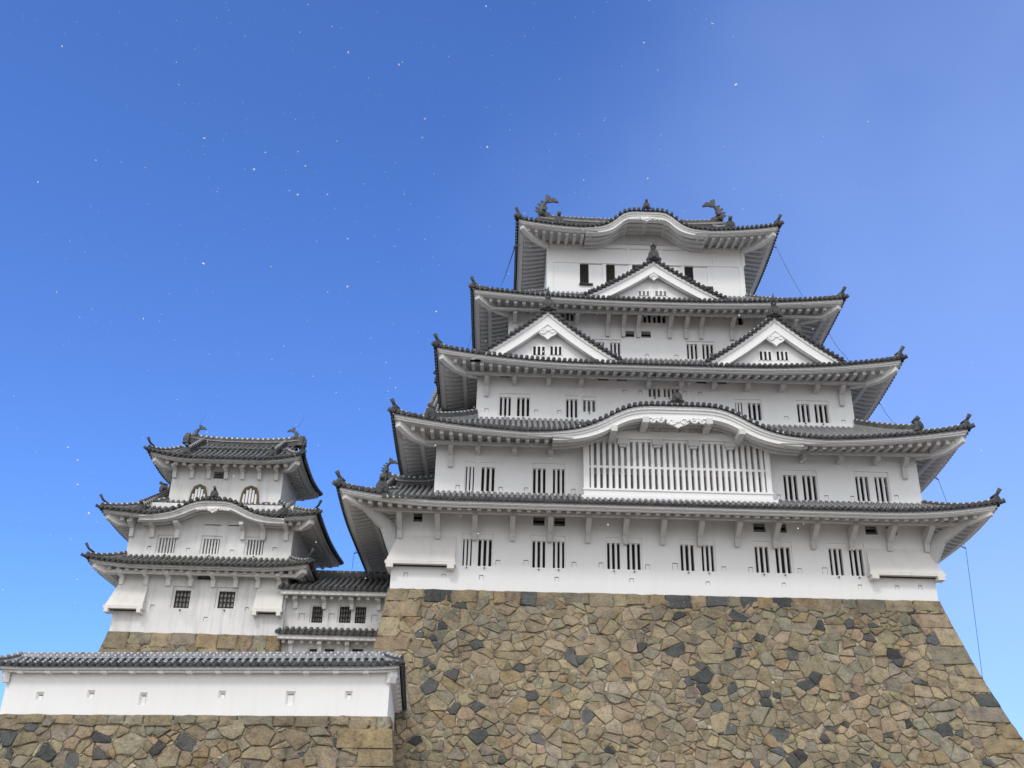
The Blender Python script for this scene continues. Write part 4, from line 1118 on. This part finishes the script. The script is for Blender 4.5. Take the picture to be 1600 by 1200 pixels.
# bell-shaped windows
for a, b, y0, y1 in ((296.5, 325, 757, 790), (376, 406, 759.5, 788)):
    Yk = 4.2; xc = at((a+b)/2, 775, Yk).x; hw = (at(b, 775, Yk).x-at(a, 775, Yk).x)/2; z1 = at((a+b)/2, y0, Yk).z; z0 = at((a+b)/2, y1, Yk).z; H = z1-z0
    half = [(1.0, 0), (.93, .35), (.86, .62), (.74, .74), (.62, .88), (.3, .94), (0, 1.0)]
    prof = [(xc+p*hw, z0+q*H) for p, q in half]+[(xc-p*hw, z0+q*H) for p, q in half[-2::-1]]
    mb = MB()
    inner = [(xc+(x-xc)*.8, z0+(z-z0)*.86) for x, z in prof]
    ids = [[mb.vert((x, yy, z)) for x, z in pr] for pr, yy in ((prof, Yk), (prof, Yk-.12), (inner, Yk-.12), (inner, Yk-.01))]
    for r0, r1_ in zip(ids, ids[1:]):
        for i in range(len(prof)-1): mb.face((r0[i], r0[i+1], r1_[i+1], r1_[i]))
    w = mb.build('bell_window', 'gilt', sk)
    mb = MB(); mb.poly([(x, Yk-.012, z) for x, z in inner]); mb.build('opening', 'shade', w)
    mb = MB()
    for k in range(5):
        x = xc+hw*.8*(k-2)*.4; zt = z0+H*.86*(.62 if abs(k-2) == 2 else (.88 if abs(k-2) == 1 else .97)); mb.box(x-.055, x+.055, Yk-.09, Yk-.02, z0, zt)
    mb.build('bars', 'plaster', w)
# brackets of the small keep
for px in (193, 231, 266, 301, 336, 371, 405.5, 439): bracket(sk, at(px, 900, 3).x, 3, 15.78, 'post', .75, 'plaster_old', .22, .62)
for px in (209, 241, 280, 382, 414, 450): bracket(sk, at(px, 822, 3.15).x, 3.15, 18.5, 'post', .8, 'plaster_old', .22, .75)
for px in (277, 304, 330.5, 357, 382.5, 409, 435.5): bracket(sk, at(px, 725, 4.2).x, 4.2, 22.1, 'post', .7, 'plaster_old', .2, .62)
drop_chute(sk, -27.4, -25.95, 3, 15.5, 14.02, .45, .42, .0, 1.2, 'plaster_chute', .2)
drop_chute(sk, -20.35, -19.0, 3, 15.5, 14.05, .42, .05, .05, .5, 'plaster_chute', .2)
# west side dormer of the small keep and the lower roof tip behind it
mb = MB()
mb.grid([[(-28.2, 3.4, 19.3), (-27.3, 7.5, 21.9)], [(-26.2, 3.8, 19.7), (-26.2, 7.5, 21.9)]])
for k in range(6): mb.tube([(-28.1+.36*k, 3.3+.1*k, 19.35), (-27.3+.22*k, 7.5, 21.95)], .1, 6, tv=True)
mb.tube([(-27.7, 7.5, 22.05), (-26.2, 7.5, 22.05)], .2, 8, tv=True); onigawara(mb, (-27.7, 7.5, 21.8), pi, .7, True)
mb.build('side_gable_roof', 'tile_dark', sk)
mb = MB(); onigawara(mb, (-29.3, 9.5, 15.0), pi, 1.1, True)
mb.hexa([(-29.4, 9, 14.6), (-27.5, 9, 15.2), (-27.5, 10.9, 15.2), (-29.4, 10.9, 14.6), (-29.4, 9, 15.0), (-27.5, 9, 15.8), (-27.5, 10.9, 15.8), (-29.4, 10.9, 15.0)])
mb.build('rear_roof', 'tile_dark', sk)
# its stone base
sb = thing('stone_base', (-23.8, 3, 0), 'low stone base of large brown blocks under the small turret', 'stone base')
mb = MB()
stone_face(mb, lambda u, h, d: (u, 2.97-.2*h-d, SZ-h+.2*d), lambda h: -27.57-.2*h, lambda h: -18.87, 0, 3.2, big=(.42, .7), seed=5, split_lim=(.5, 1.3), corner=('L',), top_course=.95, cl=(1.4, 2.2))
mb.build('stonework', 'stone', sb)
mb = MB(); mb.hexa([(-30.1, .45, 0), (-18.87, .45, 0), (-18.87, 11, 0), (-30.1, 11, 0), (-27.57, 2.96, SZ-.02), (-18.87, 2.96, SZ-.02), (-18.87, 11, SZ-.02), (-27.57, 11, SZ-.02)]); mb.build('rubble_core', 'mortar', sb)

# ------------------------------------------------------------------ connecting gallery
ga = thing('connecting_gallery', (-17, 7, 0), 'low white connecting gallery with black lattice windows between the turret and the keep', 'gallery')
YG = 3.3
gz0, gz1 = at(520, 977, YG).z, at(520, 925, YG).z
G = Windows(YG)
G.pair(((487, 504),), 947, 973, nb='grid', back='pale', mx=.1, mtop=.05); G.pair(((530, 548), (554.5, 571.5)), 947.5, 973.5, nb='grid', back='pale', mx=.1, mtop=.05)
for q in ((471.5, 964), (518, 964), (585, 966)): G.hatch(*q, .3, .36)
gx0, gx1 = at(444, 950, YG).x, -13.3
storey(ga, gx0, gx1, YG, 9, gz0-.6, gz1+.35, G.holes, P_OLD); G.build(ga, P_OLD)
def shed_roof(parent, x0, x1, ye, yr, ze, zr, tm='tile_dark', sp=.3, r=.095, wall_y=6.0):
    mb = MB(); n = int((x1-x0)/sp)
    rows = [[(x0, ye, ze), (x1, ye, ze)], [(x0, (ye+yr)/2, ze+(zr-ze)*.46), (x1, (ye+yr)/2, ze+(zr-ze)*.46)], [(x0, yr, zr), (x1, yr, zr)]]
    mb.grid(rows)
    for i in range(n+1):
        x = x0+(x1-x0)*i/n
        mb.tube([(x, ye-.06, ze+.02), (x, (ye+yr)/2, ze+.02+(zr-ze)*.46), (x, yr, zr+.02)], r, 8, tv=True)
        mb.tube([(x, ye-.1, ze+.0), (x, ye-.04, ze+.0)], r*1.15, 10)
        if i < n:
            xm = [x+(x1-x0)/n*q/4 for q in range(5)]
            mb.grid([[(a, ye-.01, ze+.0) for a in xm], [(a, ye-.01, ze-.05-.08*sin(pi*q/4)) for q, a in enumerate(xm)]])
    ro = mb.build('roof', tm, parent)
    f = MB(); f.box(x0+.02, x1, ye+.08, ye+.3, ze-.3, ze-.07); f.build('eave_board', 'plaster_old', ro)
    s = MB(); s.hexa([(x0+.05, ye+.3, ze-.32), (x1, ye+.3, ze-.32), (x1, wall_y, ze-.05), (x0+.05, wall_y, ze-.05), (x0+.05, ye+.3, ze-.24), (x1, ye+.3, ze-.24), (x1, wall_y, ze+.02), (x0+.05, wall_y, ze+.02)])
    k = int((x1-x0)/.46)
    for i in range(k):
        x = x0+.2+i*.46; s.hexa([(x, ye+.34, ze-.46), (x+.16, ye+.34, ze-.46), (x+.16, wall_y, ze-.22), (x, wall_y, ze-.22), (x, ye+.34, ze-.3), (x+.16, ye+.34, ze-.3), (x+.16, wall_y, ze-.04), (x, wall_y, ze-.04)])
    s.build('soffit', 'plaster_eave', ro)
    return ro
ez = at(520, 919.5, YG-1).z; rz = at(520, 891, YG+2).z
gr_ = shed_roof(ga, gx0-.1, gx1, YG-1, YG+2, ez, rz-.42, wall_y=YG)
mb = MB(); mb.box(gx0-.1, gx1, YG+1.8, YG+2.2, rz-.5, rz-.2); mb.tube([(gx0-.1, YG+2, rz-.15), (gx1, YG+2, rz-.15)], .14, 8, tv=True)
for i in range(18): mb.tube([(gx0+.15+.3*i, YG+1.74, rz-.33), (gx0+.15+.3*i, YG+1.82, rz-.33)], .09, 8)
mb.build('main_ridge', 'tile_dark', gr_)
ez2 = at(510, 989, YG-.78).z
shed_roof(ga, at(433, 988, YG-.78).x, -13.45, YG-.78, YG+.02, ez2, ez2+.36, wall_y=YG+.02)
G2 = Windows(YG+.02)
for a, b in ((482, 499), (506, 521), (549, 566)): G2.pair(((a, b),), 1013.5, 1040, nb='grid', back='pale', mx=.08, mtop=.05)
storey(ga, gx0+.05, -13.45, YG+.02, 9, 9, ez2-.05, G2.holes, P_OLD); G2.build(ga, P_OLD)
for px in (464.5, 509, 552, 594): bracket(ga, at(px, 930, YG).x, YG, ez-.34, 'post', .6, 'plaster_old', .2, .5)
for px in (456, 501, 544): bracket(ga, at(px, 1005, YG+.02).x, YG+.02, ez2-.34, 'post', .5, 'plaster_old', .2, .5)

# ------------------------------------------------------------------ foreground plastered wall with tiled coping
PR = Vector((-11.82, -11.0, 0)); PL = Vector((-26.5, -9.0, 0)); ZW = 7.05; LW = (PR-PL).length; DW = (PR-PL).normalized(); NN = Vector((-DW.y, DW.x, 0)); NW = Vector((-.07, .998, 0))
def TW(p):
    q = PL + DW*p[0] + NW*p[1]
    return (q.x, q.y, p[2]+ZW)
fw = thing('plaster_wall', (-19.5, -9, ZW), 'low white plastered wall with plaster-striped grey tile coping in the foreground', 'wall')
HW = 1.6
mb = MB(TW)
holes = []
for px, py, w, h in ((62, 1087, .3, .28), (142, 1084.5, .3, .28), (223, 1092, .3, .46), (347, 1085, .28, .28), (453.5, 1091, .36, .5), (545, 1086, .28, .28)):
    # intersect pixel ray with the wall plane
    d = FW + RT*((px-800)/FOC) + UP*((600-py)/FOC); t = ((PL-CAM).dot(NN))/d.dot(NN); q = CAM+d*t
    s_ = (q-PL).dot(DW); z = q.z-ZW; holes.append((s_-w/2, s_+w/2, z-h/2, z+h/2, .0))
wall_front(mb, 0, LW, 0, HW+.06, 0, holes)
mb.poly(((LW, 0, 0), (LW, 12, 0), (LW, 12, HW+.06), (LW, 0, HW+.06))); mb.poly(((0, 0, 0), (0, 8, 0), (0, 8, HW+.06), (0, 0, HW+.06)))
mb.poly(((.25, .26, 0), (LW-.25, .26, 0), (LW-.25, .26, HW+.5), (.25, .26, HW+.5))); mb.poly(((LW-.25, .26, HW), (LW-.25, 11.4, HW), (LW-.25, 11.4, HW+.5), (LW-.25, .26, HW+.5)))
mb.build('wall', 'plaster', fw)
for a, b, c, d, _ in holes:
    mb = MB(TW); i = .075; q = .14
    o_ = [(a, 0, c), (b, 0, c), (b, 0, d), (a, 0, d)]; n_ = [(a+i*1.1, q, c+i*.4), (b-i*.9, q, c+i*.4), (b-i*.9, q, d-i*1.3), (a+i*1.1, q, d-i*1.3)]
    for k in range(4): mb.poly((o_[k], o_[(k+1) % 4], n_[(k+1) % 4], n_[k]))
    lo = mb.build('loophole', 'plaster', fw)
    mb = MB(TW); mb.box(n_[0][0], n_[1][0], q-.03, q+.02, n_[0][2]-.005, n_[2][2]-.03); mb.build('lid', 'plaster', lo)
wr = skirt_roof(fw, (-.42, LW+.42), (-.5, 12), (.25, LW-.25), (.25, 11.5), (0, LW), (0, 11.6), HW+.14, HW+.52, .06, sp=.3, tm='tile_white', rm='tile_white', sides='FLR', T=TW,
                onif=None, hip_ends=False, beam=False, soff=.12, thick=.17, r=.075, pan_drop=.09, raf_sp=.3, rafter=False, raf_z=.2)
mb = MB(TW)
for pts in ([(0.25, .25), (LW-.25, .25)], [(LW-.25, .25), (LW-.25, 11.5)], [(.25, .25), (.25, 8)]):
    (ax, ay), (bx, by) = pts; n = 24
    rows = []; path = []
    dx, dy = bx-ax, by-ay; ln = hypot(dx, dy); nx, ny = -dy/ln*.12, dx/ln*.12
    for i in range(n*2+1):
        t = i/(2*n); x, y = ax+dx*t, ay+dy*t; z = HW+.48
        rows.append([(x-nx, y-ny, z, -1), (x-nx, y-ny, z+.1, .1+ln*t), (x-nx*.8, y-ny*.8, z+.17, .1+ln*t), (x+nx*.8, y+ny*.8, z+.17, .1+ln*t), (x+nx, y+ny, z+.1, .1+ln*t), (x+nx, y+ny, z, -1)]); path.append((x, y, z+.19))
    mb.grid(rows); mb.tube(path, .075, 8, tv=True)
for x, y in ((LW+.3, -.38), (-.3, -.38)): mb.tube([(x, y+.1, HW+.22), (x, y-.03, HW+.24)], .1, 8)
mb.build('coping_ridge', 'tile_white', wr)
mb = MB(TW)
for i in range(13):
    x = .55+i*(LW-1.0)/12.4; mb.box(x-.11, x+.11, -.33, .02, HW-.13, HW-.01)
for i in range(8): mb.box(LW-.01, LW+.3, .5+i*1.1, .72+i*1.1, HW-.13, HW-.01)
mb.build('eave_block', 'plaster', fw)
# its stone base
fb = thing('stone_base', (-19.5, -9.5, 0), 'rough stone retaining base with a big golden corner block under the low white wall', 'stone base')
mb = MB(TW)
def wb(h): return .10*h
stone_face(mb, lambda u, h, d: (u, -.05-wb(h)-d, -h+.1*d), lambda h: -9.0, lambda h: LW-.35, 0, 6.9, big=(.3, .5), seed=21, corner=(), top_course=.42, dark=.07)
stone_face(mb, lambda u, h, d: (LW+.05+wb(h)+d, u, -h+.1*d), lambda h: -.05-.1*h, lambda h: 10.5, 0, 6.9, big=(.3, .5), seed=22, corner=(), top_course=.42)
rc = random.Random(3)
for h0_, h1_, w in ((.43, 1.12, 1.95), (1.12, 1.72, 1.2), (1.72, 2.5, 1.9), (2.5, 3.3, 1.1), (3.3, 4.1, 1.9), (4.1, 5.0, 1.2), (5.0, 6.0, 1.9), (6.0, 7.0, 1.3)):
    c = (.33, .255, .15) if h0_ < 1 else (.30, .24, .155)
    o_ = [(LW+.1+wb(h1_)-w, -.17-wb(h1_), -h1_+.02), (LW+.17+wb(h1_), -.17-wb(h1_), -h1_+.02), (LW+.17+wb(h1_), .7, -h1_+.02), (LW-w, .7, -h1_+.02),
          (LW+.1+wb(h0_)-w*.97, -.17-wb(h0_), -h0_-.02), (LW+.17+wb(h0_), -.17-wb(h0_), -h0_-.02), (LW+.17+wb(h0_), .7, -h0_-.02), (LW-w, .7, -h0_-.02)]
    ids = [mb.vert(p, col=c) for p in o_]
    for q in ((4,5,6,7),(0,1,5,4),(1,2,6,5)): mb.face([ids[i] for i in q])
mb.build('stonework', 'stone', fb)
mb = MB(TW); mb.hexa([(-9.2, -.75, -ZW), (LW+.75, -.75, -ZW), (LW+.75, 11, -ZW), (-9.2, 11, -ZW), (-9.2, -.04, -.02), (LW+.04, -.04, -.02), (LW+.04, 11, -.02), (-9.2, 11, -.02)]); mb.build('rubble_core', 'mortar', fb)

# ------------------------------------------------------------------ lightning cables down both flanks of the keep
def cable(name, pts, arms, label):
    mb = MB(); path = []
    for (a, b) in zip(pts, pts[1:]):
        A, B = Vector(a), Vector(b)
        for i in range(8): t = i/8; path.append(A+(B-A)*t-Vector((0, 0, .18*4*t*(1-t))))
    path.append(Vector(pts[-1])); mb.tube(path, .013, 5)
    o = mb.build(name, 'cable'); o['label'] = label; o['category'] = 'cable'; o['group'] = 'lightning cables'
    for a, b in arms:
        q = MB(); q.tube([a, b], .03, 5); q.build('arm', 'cable', o)
def ptx(px, py, X):         # point of the view ray at the given distance to the side, just outside an eave
    d = FW + RT*((px-W_PX/2)/FOC) + UP*((H_PX/2-py)/FOC); v = CAM+d*((X-CAM.x)/d.x); return (v.x, v.y, v.z)
rp = [ptx(1211, 382, 9.0), ptx(1253, 461, 10.3), ptx(1296, 522, 11.65), ptx(1321, 556, 12.3), ptx(1376, 632, 13.75), ptx(1401, 664, 14.4), ptx(1466, 749, 15.75), ptx(1509, 857, 16.35), tuple(at(1536, 1066, -1.2))]
cable('lightning_cable', rp, [(ptx(1213, 387, 9.05), ptx(1202, 383, 8.6)), (ptx(1296, 522, 11.65), ptx(1284, 516, 11.2)), (ptx(1376, 632, 13.75), ptx(1362, 622, 13.3)), (ptx(1467, 750, 15.75), ptx(1446, 738, 15.2)), (ptx(1509, 857, 16.35), ptx(1487, 847, 15.8))],
      'thin lightning cable hanging from the right eaves of the keep down to the stone base')
lp = [ptx(805, 384, -7.75), ptx(781, 449, -9.0), ptx(739, 515, -10.3), ptx(728, 549, -10.7), ptx(700, 622, -12.0), ptx(640, 722, -13.8), ptx(553, 865, -16.1), ptx(550, 889, -16.1)]
cable('lightning_cable', lp, [(ptx(803, 386, -7.75), ptx(815, 381, -7.4)), (ptx(739, 515, -10.3), ptx(757, 508, -9.8)), (ptx(553, 865, -16.1), ptx(566, 861, -15.7))],
      'thin lightning cable hanging beside the left eaves of the keep')

# ------------------------------------------------------------------ falling snow
def snowfall():
    rnd = random.Random(4); mb = MB()
    def flake(c, s):
        k = rnd.choice((4, 5, 6)); ax = [Vector((rnd.gauss(0, 1), rnd.gauss(0, 1), rnd.gauss(0, 1))).normalized() for _ in range(2)]
        a, b = ax[0], ax[0].cross(ax[1]).normalized(); n_ = a.cross(b)
        ids = []
        for i in range(k):
            t = 2*pi*i/k; r_ = s*rnd.uniform(.55, 1.2); ids.append(mb.vert(c+a*(cos(t)*r_)+b*(sin(t)*r_*.8)))
        u, d = mb.vert(c+n_*s*.5), mb.vert(c-n_*s*.5)
        for i in range(k): mb.face((ids[i], ids[(i+1) % k], u)); mb.face((ids[(i+1) % k], ids[i], d))
    for _ in range(3700):
        y = rnd.uniform(-44, -3); D = y+49.5
        c = Vector((CAM.x+rnd.triangular(-.75, .6, -.28)*D, y, rnd.uniform(4, 50)))
        flake(c, rnd.choice((.005, .006, .007, .008, .010, .013))*(1 if D < 14 else 1.35))
    for px, py, D in ((97, 73, 5), (465, 304, 7), (664, 186, 6), (1113, 37, 5), (1012, 279, 8), (227, 262, 8), (397, 265, 7), (543, 373, 8), (543, 448, 9), (544, 82, 8), (466, 237, 8), (1150, 132, 8), (660, 215, 8), (682, 487, 9), (1247, 826, 9), (950, 820, 11)):
        d = FW + RT*((px-800)/FOC) + UP*((600-py)/FOC); flake(CAM+d*D, .0015*D)
    o = mb.build('falling_snow', 'snow'); o['kind'] = 'stuff'; o['label'] = 'tiny white snowflakes drifting in the air before the castle'; o['category'] = 'snow'
snowfall()
